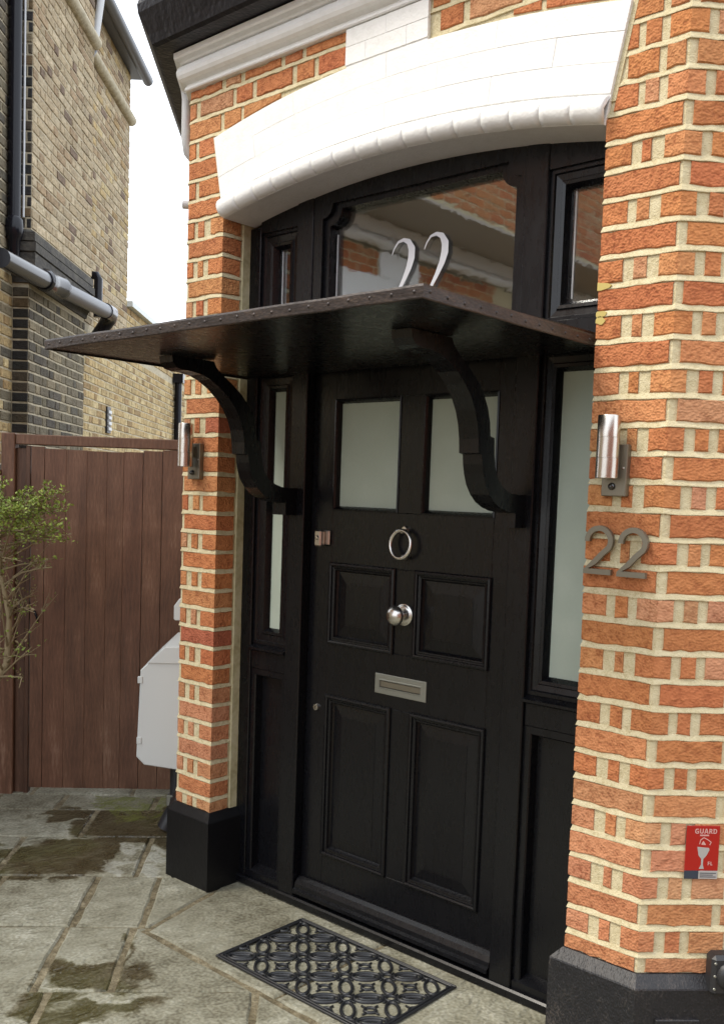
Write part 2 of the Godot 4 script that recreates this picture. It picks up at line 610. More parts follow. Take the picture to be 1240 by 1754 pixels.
func stone_maps() -> StandardMaterial3D:
	# worn sandstone flags with damp patches where rain has not dried, algae by the gate
	var size := 1024
	var span := 3.6
	var org := Vector2(-1.9, -1.7)
	var wet := [
		[Vector2(-0.90, 0.42), Vector2(-0.86, 0.27), Vector2(-0.86, 0.10), Vector2(-0.75, 0.06), Vector2(-0.97, 0.02), Vector2(-1.04, -0.13), Vector2(-1.06, -0.19), Vector2(-0.87, -0.52), Vector2(-0.47, -0.20), Vector2(-0.63, -0.02), Vector2(-0.54, 0.08), Vector2(-0.38, 0.25), Vector2(-0.66, 0.55)],
		[Vector2(-1.22, 0.03), Vector2(-1.23, -0.08), Vector2(-1.15, -0.19), Vector2(-1.02, -0.18), Vector2(-1.05, -0.01), Vector2(-1.16, 0.03)],
		[Vector2(0.13, 0.45), Vector2(0.22, 0.54), Vector2(0.24, 0.63), Vector2(0.11, 0.77), Vector2(0.23, 0.88), Vector2(0.40, 0.73), Vector2(0.50, 0.61), Vector2(0.35, 0.58), Vector2(0.28, 0.58), Vector2(0.17, 0.44)],
		[Vector2(0.26, 0.89), Vector2(0.45, 0.77), Vector2(0.59, 0.61), Vector2(0.62, 0.70), Vector2(0.56, 0.84), Vector2(0.38, 1.02)],
		[Vector2(-1.0, 0.35), Vector2(-0.86, 0.41), Vector2(-0.9, 0.6), Vector2(-1.1, 0.5)]]
	var green := PackedVector2Array([Vector2(-1.25, -0.30), Vector2(-0.99, -0.62), Vector2(-0.70, -0.42), Vector2(-0.86, -0.20), Vector2(-1.05, -0.22)])
	var pale := PackedVector2Array([Vector2(-0.44, 0.25), Vector2(-0.62, 0.01), Vector2(-0.47, -0.17), Vector2(-0.21, 0.03)])
	var polys := []
	var boxes := []
	for w in wet:
		var p := PackedVector2Array(w)
		polys.append(p)
		var r := Rect2(p[0], Vector2.ZERO)
		for v in p:
			r = r.expand(v)
		boxes.append(r.grow(0.02))
	var coarse := tile(1024, 0.006, 4, 71)
	var mid := tile(1024, 0.03, 4, 72)
	var fine := tile(1024, 0.22, 3, 73)
	var wx := tile(1024, 0.02, 4, 74)
	var wy := tile(1024, 0.02, 4, 75)
	var ridge := noise(FastNoiseLite.TYPE_SIMPLEX_SMOOTH, 0.012, 3, 9)
	var out := PackedByteArray()
	out.resize(size * size * 3)
	var rg := PackedByteArray()
	rg.resize(size * size)
	var ht := PackedByteArray()
	ht.resize(size * size)
	var dry := ramp([[0.0, lin(0.12, 0.108, 0.072)], [0.3, lin(0.20, 0.188, 0.132)], [0.6, lin(0.262, 0.25, 0.185)], [0.8, lin(0.305, 0.295, 0.225)], [1.0, lin(0.40, 0.385, 0.305)]])
	var damp := ramp([[0.0, lin(0.036, 0.028, 0.012)], [0.5, lin(0.070, 0.056, 0.028)], [1.0, lin(0.12, 0.10, 0.058)]])
	for j in size:
		for i in size:
			var k := j * size + i
			var c1 := coarse[k] / 255.0
			var c2 := mid[k] / 255.0
			var c3 := fine[k] / 255.0
			var p := org + Vector2(i, j) * (span / size)
			var q := p + Vector2(wx[k] / 255.0 - 0.5, wy[k] / 255.0 - 0.5) * 0.17
			var wetness := 0.0
			for step in [[0.10, 0.0], [0.17, 0.35], [0.26, 0.0], [0.17, -0.35]]:
				var wq: Vector2 = p + Vector2(wx[k] / 255.0 - 0.5 + (c2 - 0.5) * step[1] * 0.5, wy[k] / 255.0 - 0.5 + (c3 - 0.5) * step[1]) * step[0]
				for w in polys.size():
					if boxes[w].has_point(wq) and Geometry2D.is_point_in_polygon(wq, polys[w]):
						wetness += 0.25
						break
			var v := clampf(0.5 + (c1 - 0.5) * 0.8 + (c2 - 0.5) * 0.6 + (c3 - 0.5) * 0.85, 0.0, 1.0)
			var dc: Color = damp.sample(v).lerp(lin(0.062, 0.060, 0.020), clampf((c1 - 0.5) * 3.0, 0.0, 0.5))
			var col: Color = dry.sample(v).lerp(dc, wetness)
			var rr := lerpf(0.82, 0.36 + (c2 - 0.5) * 0.5, wetness)
			if Geometry2D.is_point_in_polygon(q, green) and c2 + c3 > 0.86:
				col = col.lerp(lin(0.12, 0.135, 0.025), clampf((c2 + c3 - 0.86) * 2.5, 0.0, 0.75))
			if Geometry2D.is_point_in_polygon(q, pale) and c2 > 0.42:
				col = col.lerp(lin(0.40, 0.40, 0.35), clampf((c2 - 0.42) * 5.0, 0.0, 0.6))
			out[k * 3] = int(col.r * 255)
			out[k * 3 + 1] = int(col.g * 255)
			out[k * 3 + 2] = int(col.b * 255)
			rg[k] = int(clampf(rr, 0.05, 1.0) * 255)
			# riven face: stepped ridges
			var s := absf(ridge.get_noise_2d(i * 4.2 + (c2 - 0.5) * 40.0, j * 1.1)) * (0.35 + c1)
			ht[k] = int(clampf(0.35 + s * 1.1 + (c2 - 0.5) * 0.4 + (c3 - 0.5) * 0.3, 0.0, 1.0) * 255)
	var m := mat("sandstone", Color.WHITE, 1.0)
	m.albedo_texture = ImageTexture.create_from_image(Image.create_from_data(size, size, false, Image.FORMAT_RGB8, out))
	m.roughness_texture = ImageTexture.create_from_image(Image.create_from_data(size, size, false, Image.FORMAT_L8, rg))
	m.metallic_specular = 0.45
	relief(m, ImageTexture.create_from_image(Image.create_from_data(size, size, false, Image.FORMAT_L8, ht)), 1.1)
	m.uv1_scale = Vector3(1.0 / span, 1.0 / span, 1)
	m.uv1_offset = Vector3(-org.x / span, -org.y / span, 0)
	return m

func make_ground() -> void:
	var st := mb()
	quad(st, Vector3(-60, -0.035, 60), Vector3(60, -0.035, 60), Vector3(60, -0.035, -60), Vector3(-60, -0.035, -60))
	structure("ground", st, M.jointing)
	var pave := Node3D.new()
	pave.name = "paving"
	pave.set_meta("kind", "structure")
	add_child(pave)
	st = mb()
	quad(st, Vector3(-3.2, -0.007, 3.2), Vector3(4.2, -0.007, 3.2), Vector3(4.2, -0.007, -2.2), Vector3(-3.2, -0.007, -2.2))
	part("joint_bed", st, M.jointing, pave)
	var stone := stone_maps()
	var porch := PackedVector2Array([Vector2(-0.05, -0.30), Vector2(1.62, -0.30), Vector2(2.3, 0.40), Vector2(0.14, 0.395), Vector2(0.05, 0.03)])
	var cells := []
	var rows := [[-1.75, -1.155, [-1.6, -1.0, -0.5, 0.1]], [-1.148, -0.925, [-1.8, -1.15, -0.82, -0.36, 0.1]], [-0.917, -0.556, [-1.7, -1.22, -0.62, -0.15, 0.1]], [-0.547, -0.110, [-1.6, -0.86, -0.30, 0.15]],
		[-0.101, 0.344, [-1.6, -0.81, -0.445, -0.20, 0.35]], [0.353, 0.796, [-1.6, -1.05, -0.46, -0.225, 0.5]], [0.805, 1.305, [-1.5, -0.85, -0.41, 0.225, 0.75, 1.4]], [1.32, 1.85, [-1.4, -0.8, -0.2, 0.4, 1.0, 1.6]], [1.87, 2.4, [-1.2, -0.6, 0.0, 0.6, 1.2, 1.8]], [2.42, 3.0, [-1.0, -0.4, 0.2, 0.8, 1.4, 2.0]]]
	for r in rows:
		var cs: Array = r[2]
		for k in cs.size() - 1:
			var g0 := 0.011
			cells.append(PackedVector2Array([ab(cs[k] + g0, r[0]), ab(cs[k + 1] - g0, r[0]), ab(cs[k + 1] - g0, r[1]), ab(cs[k] + g0, r[1])]))
	var keep := Geometry2D.offset_polygon(porch, 0.014)[0]
	var polys := []
	for c in cells:
		for q in Geometry2D.clip_polygons(c, keep):
			if not Geometry2D.is_polygon_clockwise(q):
				polys.append(q)
			else:
				q.reverse()
				polys.append(q)
	polys.append(PackedVector2Array([Vector2(-0.03, -0.16), Vector2(0.80, -0.16), Vector2(0.79, 0.388), Vector2(0.145, 0.385), Vector2(0.055, 0.03)]))
	polys.append(PackedVector2Array([Vector2(0.815, -0.16), Vector2(1.60, -0.16), Vector2(2.25, 0.39), Vector2(0.805, 0.388)]))
	for q in polys:
		if Geometry2D.offset_polygon(q, -0.02).is_empty():
			continue
		# ragged outline
		var rag := PackedVector2Array()
		for k in q.size():
			var a: Vector2 = q[k]
			var b: Vector2 = q[(k + 1) % q.size()]
			var cnt := maxi(1, int(a.distance_to(b) / 0.07))
			for j in cnt:
				rag.append(a.lerp(b, float(j) / cnt) + Vector2(rng.randf_range(-0.0035, 0.0035), rng.randf_range(-0.0035, 0.0035)))
		if Geometry2D.is_polygon_clockwise(rag):
			rag.reverse()
		var inner := Geometry2D.offset_polygon(rag, -0.007, Geometry2D.JOIN_MITER)
		if inner.is_empty():
			continue
		var big := 0
		for k in inner.size():
			if inner[k].size() > inner[big].size():
				big = k
		if big > 0:
			inner[0] = inner[big]
		st = mb()
		var tilt := Vector2(rng.randf_range(-0.004, 0.004), rng.randf_range(-0.004, 0.004))
		var mid := Vector2.ZERO
		for v in rag:
			mid += v / rag.size()
		var lift := rng.randf_range(-0.0025, 0.0015)
		var H := func(v: Vector2, d: float) -> Vector3: return Vector3(v.x, lift + d + (v - mid).dot(tilt), v.y)
		var idx := Geometry2D.triangulate_polygon(inner[0])
		for k in range(0, idx.size(), 3):
			var t := [inner[0][idx[k]], inner[0][idx[k + 1]], inner[0][idx[k + 2]]]
			if (t[1] - t[0]).cross(t[2] - t[0]) > 0:
				t.reverse()
			for v in [t[0], t[2], t[1]]:
				st.set_uv(v)
				st.add_vertex(H.call(v, 0.0))
		var ip: PackedVector2Array = inner[0]
		# rim: nearest inner point for each outline point
		var near_i := []
		for v in rag:
			var bi := 0
			var bd := 1e9
			for k in ip.size():
				var dd := ip[k].distance_squared_to(v)
				if dd < bd:
					bd = dd
					bi = k
			near_i.append(bi)
		for k in rag.size():
			var k2 := (k + 1) % rag.size()
			var loop := [[rag[k], -0.006], [rag[k2], -0.006], [ip[near_i[k2]], 0.0], [ip[near_i[k]], 0.0]]
			for t in [[0, 1, 2], [0, 2, 3]]:
				for i in [t[0], t[2], t[1]]:
					st.set_uv(loop[i][0])
					st.add_vertex(H.call(loop[i][0], loop[i][1]))
			var low := [[rag[k], -0.03], [rag[k2], -0.03], [rag[k2], -0.006], [rag[k], -0.006]]
			for t in [[0, 1, 2], [0, 2, 3]]:
				for i in [t[0], t[2], t[1]]:
					st.set_uv(low[i][0])
					st.add_vertex(H.call(low[i][0], low[i][1]))
		part("flagstone", st, stone, pave)

# ------------------------------------------------------------------ the red brick house
const BED0 := 0.35      # height of the first bed joint above the plinth
const COURSE := 0.075
const BH := 0.0300      # half brick height
const AC := Vector2(0.787, -1.159)   # centre of the arch
const AR := 3.816                    # radius of its soffit
const XL := -0.214
const XR := 1.793
const OPN := 1.573

func brick_tint(low: bool) -> Color:
	var t := rng.randf()
	var c: Color
	if t < 0.45:
		c = Color(0.52, 0.185, 0.066)
	elif t < 0.72:
		c = Color(0.55, 0.225, 0.086)
	elif t < 0.86:
		c = Color(0.49, 0.158, 0.058)
	elif t < 0.993:
		c = Color(0.54, 0.25, 0.125)
	else:
		c = Color(0.43, 0.125, 0.058)
	if low:
		c = c.lerp(Color(0.56, 0.265, 0.14), rng.randf_range(0.1, 0.7))
	var v := rng.randf_range(0.92, 1.08)
	return Color(c.r * v, c.g * v * rng.randf_range(0.99, 1.13), c.b * v * 1.10)

func arch_outline(grow: float) -> PackedVector2Array:
	var p := PackedVector2Array()
	var t0 := -0.2045 - grow / 4.0
	var t1 := 0.2065 + grow / 4.0
	for k in 25:
		var t := lerpf(t0, t1, k / 24.0)
		p.append(AC + Vector2(sin(t), cos(t)) * (AR - 0.05))
	for k in 25:
		var t := lerpf(t1, t0, k / 24.0)
		var x := AC.x + sin(t) * (AR + 0.31)
		p.append(AC + Vector2(sin(t), cos(t)) * (AR + 0.31 + grow))
	return p

func make_house() -> void:
	house = thing("brick_house", "orange red brick house front with canted porch and white painted arch over the door", "house", Vector3(0.79, 0, -0.2))
	var bricks := []
	# ---- mortar: core and weather-struck beds
	var st := mb()
	var Y := Vector3.UP
	var flat := func(poly: PackedVector2Array, y0: float, y1: float) -> void:
		prism(st, poly, Vector3(0, y0, 0), Vector3(1, 0, 0), Vector3(0, 0, -1), 0.0, y1 - y0)
	var pl := func(a: Array) -> PackedVector2Array:
		var o := PackedVector2Array()
		for v in a:
			o.append(Vector2(v[0], -v[1]))
		return o
	flat.call(pl.call([[-2.214, -2.004], [-0.2125, -0.004], [-0.004, -0.004], [-0.004, -0.30], [-0.35, -0.36], [-2.35, -2.3]]), 0.0, 3.30)
	flat.call(pl.call([[1.577, -0.004], [1.7915, -0.004], [3.79, -2.004], [3.6, -2.2], [1.9, -0.5], [1.577, -0.30]]), 0.0, 3.30)
	flat.call(pl.call([[-0.0042, -0.0045], [1.5772, -0.0045], [1.5772, -0.30], [-0.0042, -0.30]]), 2.74, 3.299)
	var left_chain := [Vector2(-2.204, -1.99), Vector2(XL, 0), Vector2(0, 0), Vector2(0, -0.10)]
	var right_chain := [Vector2(OPN, -0.10), Vector2(OPN, 0), Vector2(XR, 0), Vector2(XR + 1.98, -1.98)]
	for k in 31:
		var yb := BED0 + k * COURSE
		if yb > 2.66:
			break
		for ch in [left_chain, right_chain]:
			run_profile(st, ch, [Vector2(-0.008, yb - 0.0085), Vector2(0.0008, yb - 0.0080), Vector2(0.0010, yb - 0.0060), Vector2(-0.0035, yb + 0.0080), Vector2(-0.008, yb + 0.0085)], 0.035, 0.0020)
	for k in range(31, 38):
		var yb := BED0 + k * COURSE
		if yb > 3.06:
			break
		run_profile(st, [Vector2(-2.204, -1.99), Vector2(XL, 0), Vector2(XR, 0), Vector2(XR + 1.98, -1.98)], [Vector2(-0.008, yb - 0.0085), Vector2(0.0008, yb - 0.0080), Vector2(0.0010, yb - 0.0060), Vector2(-0.0035, yb + 0.0080), Vector2(-0.008, yb + 0.0085)], 0.035, 0.0020)
	# beds of mortar round the arch
	for s in [-1.0, 1.0]:
		var t: float = -0.2045 if s < 0 else 0.2065
		var a: Vector2 = AC + Vector2(sin(t), cos(t)) * (AR + 0.06)
		var b: Vector2 = AC + Vector2(sin(t), cos(t)) * (AR + 0.318)
		var w := Vector2(s * 0.014, 0)
		prism(st, PackedVector2Array([a, a + w, b + w, b]), Vector3.ZERO, Vector3(1, 0, 0), Y, -0.02, 0.0015)
	part("mortar", st, M.mortar, house)

	# ---- bricks
	var extra := mb()      # beyond the edge of the picture: one joined piece
	var clipper := arch_outline(0.013)
	var keystone := PackedVector2Array([Vector2(0.605, 2.8), Vector2(0.963, 2.8), Vector2(0.963, 3.2), Vector2(0.605, 3.2)])
	var add := func(chain: Array, y0: float, y1: float, joined := false) -> void:
		var low := y1 < 0.85
		if joined:
			rough_brick(extra, chain, y0, y1, rng.randf_range(-0.0008, 0.0014), brick_tint(low), 0.12)
		else:
			var b := mb()
			rough_brick(b, chain, y0, y1, rng.randf_range(-0.0008, 0.0016), brick_tint(low))
			part("brick", b, M.red_brick, house)
	for k in range(-1, 37):
		var yb := BED0 + k * COURSE
		var y0 := yb + COURSE / 2 - BH
		var y1 := yb + COURSE / 2 + BH
		if k == -1:
			y0 = 0.30
		if y1 > 3.087:
			y1 = 3.087
			if y0 > 3.07:
				break
		var j := func() -> float: return rng.randf_range(-0.004, 0.004)
		# rows are counted down from bed 30 in the survey: even there means stretchers on the right
		var right_stretch := (29 - k) % 2 == 0
		var in_arch := y1 > 2.62
		# -- left pier, front and reveal
		if not in_arch:
			if right_stretch:
				add.call([Vector2(XL + 0.001, 0), Vector2(-0.170 + j.call(), 0)], y0, y1)
				add.call([Vector2(-0.148 + j.call(), 0), Vector2(-0.107 + j.call(), 0)], y0, y1)
				add.call([Vector2(-0.083 + j.call(), 0), Vector2(-0.0002, 0), Vector2(-0.0002, -0.092)], y0, y1)
			else:
				add.call([Vector2(XL + 0.012 + j.call(), 0), Vector2(-0.0002, 0), Vector2(-0.0002, -0.092 + j.call())], y0, y1)
		# -- right pier, front
			if right_stretch:
				add.call([Vector2(OPN + 0.0002, -0.092), Vector2(OPN + 0.0002, 0), Vector2(XR - 0.006, 0)], y0, y1)
			else:
				add.call([Vector2(OPN + 0.0002, -0.092), Vector2(OPN + 0.0002, 0), Vector2(OPN + 0.075 + j.call(), 0)], y0, y1)
				add.call([Vector2(OPN + 0.099 + j.call(), 0), Vector2(OPN + 0.137 + j.call(), 0)], y0, y1)
		# -- right cant
		var cu := func(u: float) -> Vector2: return Vector2(XR + u * S2, -u * S2)
		if right_stretch:
			var u := 0.018
			while u < 1.9:
				var l: float = 0.182 + j.call()
				add.call([cu.call(u), cu.call(u + l)], y0, y1, u > 0.35)
				u += l + 0.017
		else:
			if not in_arch or k < 99:
				add.call([Vector2(OPN + 0.161 + j.call(), 0), Vector2(XR, 0), cu.call(0.050 + j.call())], y0, y1)
			var u := 0.070
			var first := true
			while u < 1.9:
				var l: float = (0.045 if first else 0.098) + j.call()
				first = false
				add.call([cu.call(u), cu.call(u + l)], y0, y1, u > 0.35)
				u += l + 0.018
		# -- left cant, out of sight from here
		var lu := func(u: float) -> Vector2: return Vector2(XL - u * S2, -u * S2)
		var u2 := 0.012 if right_stretch else 0.06
		while u2 < 1.9:
			var l2 := 0.19
			add.call([lu.call(u2 + l2), lu.call(u2)], y0, y1, true)
			u2 += l2 + 0.018
		# -- rows that meet the arch
		if in_arch:
			var x := XL + 0.001
			var toggle := k % 2 == 0
			var end: float = XR - 0.006 if right_stretch else OPN + 0.147
			if k % 2 == 1:
				x = XL + 0.001
			var first := true
			while x < end - 0.03:
				var l := 0.19 if toggle else 0.09
				if first and k % 2 == 1:
					l = 0.045
				first = false
				toggle = not toggle
				var x1 := minf(x + l + j.call(), end)
				if end - x1 < 0.05:
					x1 = end
				var rect := PackedVector2Array([Vector2(x, y0), Vector2(x1, y0), Vector2(x1, y1), Vector2(x, y1)])
				var whole := true
				if not Geometry2D.intersect_polygons(rect, clipper).is_empty() or not Geometry2D.intersect_polygons(rect, keystone).is_empty():
					whole = false
				if whole:
					add.call([Vector2(x, 0), Vector2(x1, 0)], y0, y1)
				else:
					for c in Geometry2D.clip_polygons(rect, clipper):
						for c2 in Geometry2D.clip_polygons(c, keystone):
							var inn := Geometry2D.offset_polygon(c2, -0.008)
							if inn.is_empty() or inn[0].size() < 3:
								continue
							var b := mb()
							b.set_color(brick_tint(false))
							prism(b, c2, Vector3.ZERO, Vector3(1, 0, 0), Y, -0.02, 0.0005, 0.002)
							part("brick", b, M.red_brick, house)
				x = x1 + 0.017
	var ex := part("brick_field", extra, M.red_brick, house)
	ex.set_meta("kind", "stuff")

	# ---- fillet between the reveal bricks and the frame
	st = mb()
	box(st, Vector3(-0.03, 0.0, -0.15), Vector3(0.0045, 2.60, -0.096), 0.004)
	part("render_strip", st, M.render_fillet, house)
	st = mb()
	box(st, Vector3(OPN - 0.0045, 0.0, -0.15), Vector3(OPN + 0.03, 2.60, -0.096), 0.004)
	part("render_strip", st, M.render_fillet, house)

	mat("yellow_sealant", lin(0.48, 0.38, 0.12), 0.8)
	for q in [[2.150, 0.034], [2.076, 0.026], [2.058, 0.02]]:
		st = mb()
		var pg := PackedVector2Array()
		for k in 12:
			var t := TAU * k / 12.0
			pg.append(Vector2(OPN + 0.010 + cos(t) * q[1] * rng.randf_range(0.7, 1.1) * 0.8, q[0] + sin(t) * 0.011 * rng.randf_range(0.6, 1.2)))
		for k in pg.size():
			pg[k].x = maxf(pg[k].x, OPN - 0.002)
		prism(st, pg, Vector3.ZERO, Vector3(1, 0, 0), Y, -0.01, 0.0036, 0.0)
		part("sealant_dab", st, M.yellow_sealant, house)

	# ---- painted plinths with a splayed top
	var prof := [Vector2(-0.02, 0.3005), Vector2(0.0, 0.3005), Vector2(0.004, 0.300), Vector2(0.029, 0.272), Vector2(0.031, 0.268), Vector2(0.032, -0.02)]
	st = mb()
	run_profile(st, [Vector2(-1.8, -1.586), Vector2(XL, 0), Vector2(0, 0), Vector2(0, -0.14)], [prof[5], prof[4], prof[3], prof[2], prof[1], prof[0]])
	part("plinth", st, M.black_masonry, house)
	st = mb()
	run_profile(st, [Vector2(OPN, -0.14), Vector2(OPN, 0), Vector2(XR, 0), Vector2(XR + 1.6, -1.6)], [prof[5], prof[4], prof[3], prof[2], prof[1], prof[0]])
	part("plinth", st, M.worn_black_masonry, house)

	# ---- white arch: soffit body, painted bricks in rings, bullnose bricks
	st = mb()
	var body := PackedVector2Array()
	for k in 41:
		var t := lerpf(-0.2045, 0.2065, k / 40.0)
		body.append(AC + Vector2(sin(t), cos(t)) * AR)
	for k in 41:
		var t := lerpf(0.2065, -0.2045, k / 40.0)
		body.append(AC + Vector2(sin(t), cos(t)) * (AR + 0.306))
	prism(st, body, Vector3.ZERO, Vector3(1, 0, 0), Y, -0.15, 0.0085)
	box(st, Vector3(0.614, 2.9, -0.1), Vector3(0.953, 3.088, 0.0085), 0.001)
	part("arch_core", st, M.white_paint, house)
	var rings_r := [0.078, 0.156, 0.233, 0.310]
	for r in 3:
		var r0: float = AR + rings_r[r] + 0.0004
		var r1: float = AR + rings_r[r + 1] - 0.0004
		var cnt := 4
		var off := 0.5 if r % 2 == 1 else 0.0
		for k in range(0, cnt + (1 if off > 0 else 0)):
			var ta := clampf((k - off) / cnt, 0.0, 1.0)
			var tb := clampf((k + 1 - off) / cnt, 0.0, 1.0)
			if tb - ta < 0.02:
				continue
			var a := lerpf(-0.2045, 0.2065, ta) + 0.00005
			var b := lerpf(-0.2045, 0.2065, tb) - 0.00005
			var q := PackedVector2Array()
			for i in 9:
				var t := lerpf(a, b, i / 8.0)
				q.append(AC + Vector2(sin(t), cos(t)) * r0)
			for i in 9:
				var t := lerpf(b, a, i / 8.0)
				q.append(AC + Vector2(sin(t), cos(t)) * r1)
			var bb := mb()
			prism(bb, q, Vector3.ZERO, Vector3(1, 0, 0), Y, 0.0, 0.0125 + rng.randf_range(-0.0006, 0.0006), 0.0009)
			part("painted_brick", bb, M.white_paint, house)
	for row in [[2.9715, 3.0295, [0.612, 0.70, 0.87, 0.955]], [3.0302, 3.087, [0.612, 0.785, 0.955]]]:
		for k in row[2].size() - 1:
			var bb := mb()
			box(bb, Vector3(row[2][k] + 0.0003, row[0], 0.0), Vector3(row[2][k + 1] - 0.0003, row[1], 0.0122 + rng.randf_range(-0.0005, 0.0005)), 0.0009)
			part("painted_brick", bb, M.white_paint, house)
	# bullnose ring
	var nb := 16
	for k in nb:
		var a := lerpf(-0.2045, 0.2065, float(k) / nb) + 0.0003
		var b := lerpf(-0.2045, 0.2065, float(k + 1) / nb) - 0.0003
		var bb := mb(0)
		var cols := []
		var wob := rng.randf_range(-0.0005, 0.0005)
		for i in 7:
			var t := lerpf(a, b, i / 6.0)
			var sh := 0.0002 if (i == 0 or i == 6) else 0.0
			var col := []
			for q in 11:
				var phi := lerpf(-0.5 * PI, 0.5 * PI, q / 10.0)
				var rr := 0.0365 - sh + wob
				var rad := AR + 0.0365 + sin(phi) * rr
				var v := AC + Vector2(sin(t), cos(t)) * rad
				col.append(Vector3(v.x, v.y, 0.006 + cos(phi) * (0.036 - sh + wob)))
			cols.append(col)
		for i in 6:
			for q in 10:
				quad(bb, cols[i][q], cols[i + 1][q], cols[i + 1][q + 1], cols[i][q + 1])
		# ends
		for e in [0, 6]:
			var c0 := Vector3.ZERO
			for v in cols[e]:
				c0 += v / 11.0
			for q in 10:
				if e == 0:
					tri(bb, c0, cols[e][q], cols[e][q + 1])
				else:
					tri(bb, c0, cols[e][q + 1], cols[e][q])
		part("bullnose_brick", bb, M.white_paint, house)

	# ---- cornice and eaves, mitred round the porch
	var around := [Vector2(XL - 1.9, -1.9), Vector2(XL, 0), Vector2(XR, 0), Vector2(XR + 1.9, -1.9)]
	st = mb()
	var cp := [Vector2(-0.01, 3.088), Vector2(0.016, 3.090), Vector2(0.019, 3.094), Vector2(0.019, 3.102), Vector2(0.014, 3.106), Vector2(0.013, 3.112)]
	for k in 9:
		var phi := lerpf(-0.48 * PI, 0.5 * PI, k / 8.0)
		cp.append(Vector2(0.016 + cos(phi) * 0.036, 3.148 + sin(phi) * 0.034))
	cp.append_array([Vector2(0.034, 3.185), Vector2(0.040, 3.190), Vector2(0.058, 3.196), Vector2(0.062, 3.202), Vector2(0.062, 3.219), Vector2(-0.01, 3.222)])
	run_profile(st, around, cp, 0.11, 0.0008)
	part("cornice", st, M.white_paint, house)
	st = mb()
	run_profile(st, around, [Vector2(-0.02, 3.2235), Vector2(0.066, 3.224), Vector2(0.125, 3.226), Vector2(0.140, 3.234), Vector2(0.152, 3.262), Vector2(0.172, 3.300), Vector2(0.190, 3.335), Vector2(0.194, 3.365), Vector2(0.188, 3.385), Vector2(0.10, 3.40), Vector2(-0.6, 3.62)])
	var eave := part("eaves_gutter", st, M.roof_dark, house)
	st = mb()
	prism(st, PackedVector2Array([Vector2(-2.0, 2.0), Vector2(-0.4, 0.5), Vector2(2.0, 0.5), Vector2(3.6, 2.0)]), Vector3(0, 3.302, 0), Vector3(1, 0, 0), Vector3(0, 0, -1), 0.0, 0.35)
	part("roof_deck", st, M.roof_dark, eave)

	# ---- dark hall behind the door, closed all round
	st = mb()
	box(st, Vector3(-0.35, -0.03, -3.1), Vector3(1.9, -0.001, -0.31), 0.0)
	box(st, Vector3(-0.35, 2.85, -3.1), Vector3(1.9, 3.0, -0.31), 0.0)
	box(st, Vector3(-0.34, 0.0, -3.09), Vector3(-0.1, 2.86, -0.312), 0.0)
	box(st, Vector3(1.68, 0.0, -3.09), Vector3(1.9, 2.86, -0.312), 0.0)
	box(st, Vector3(-0.34, 0.0, -3.2), Vector3(1.9, 2.86, -2.9), 0.0)
	structure("hall_room", st, M.hall_plaster)

# ------------------------------------------------------------------ entrance screen
func bar(parent: Node, called: String, x0: float, x1: float, y0: float, y1: float, z0: float, z1: float, m: Material, bev := 0.003) -> MeshInstance3D:
	var st := mb()
	box(st, Vector3(x0, y0, z0), Vector3(x1, y1, z1), bev)
	return part(called, st, m, parent)

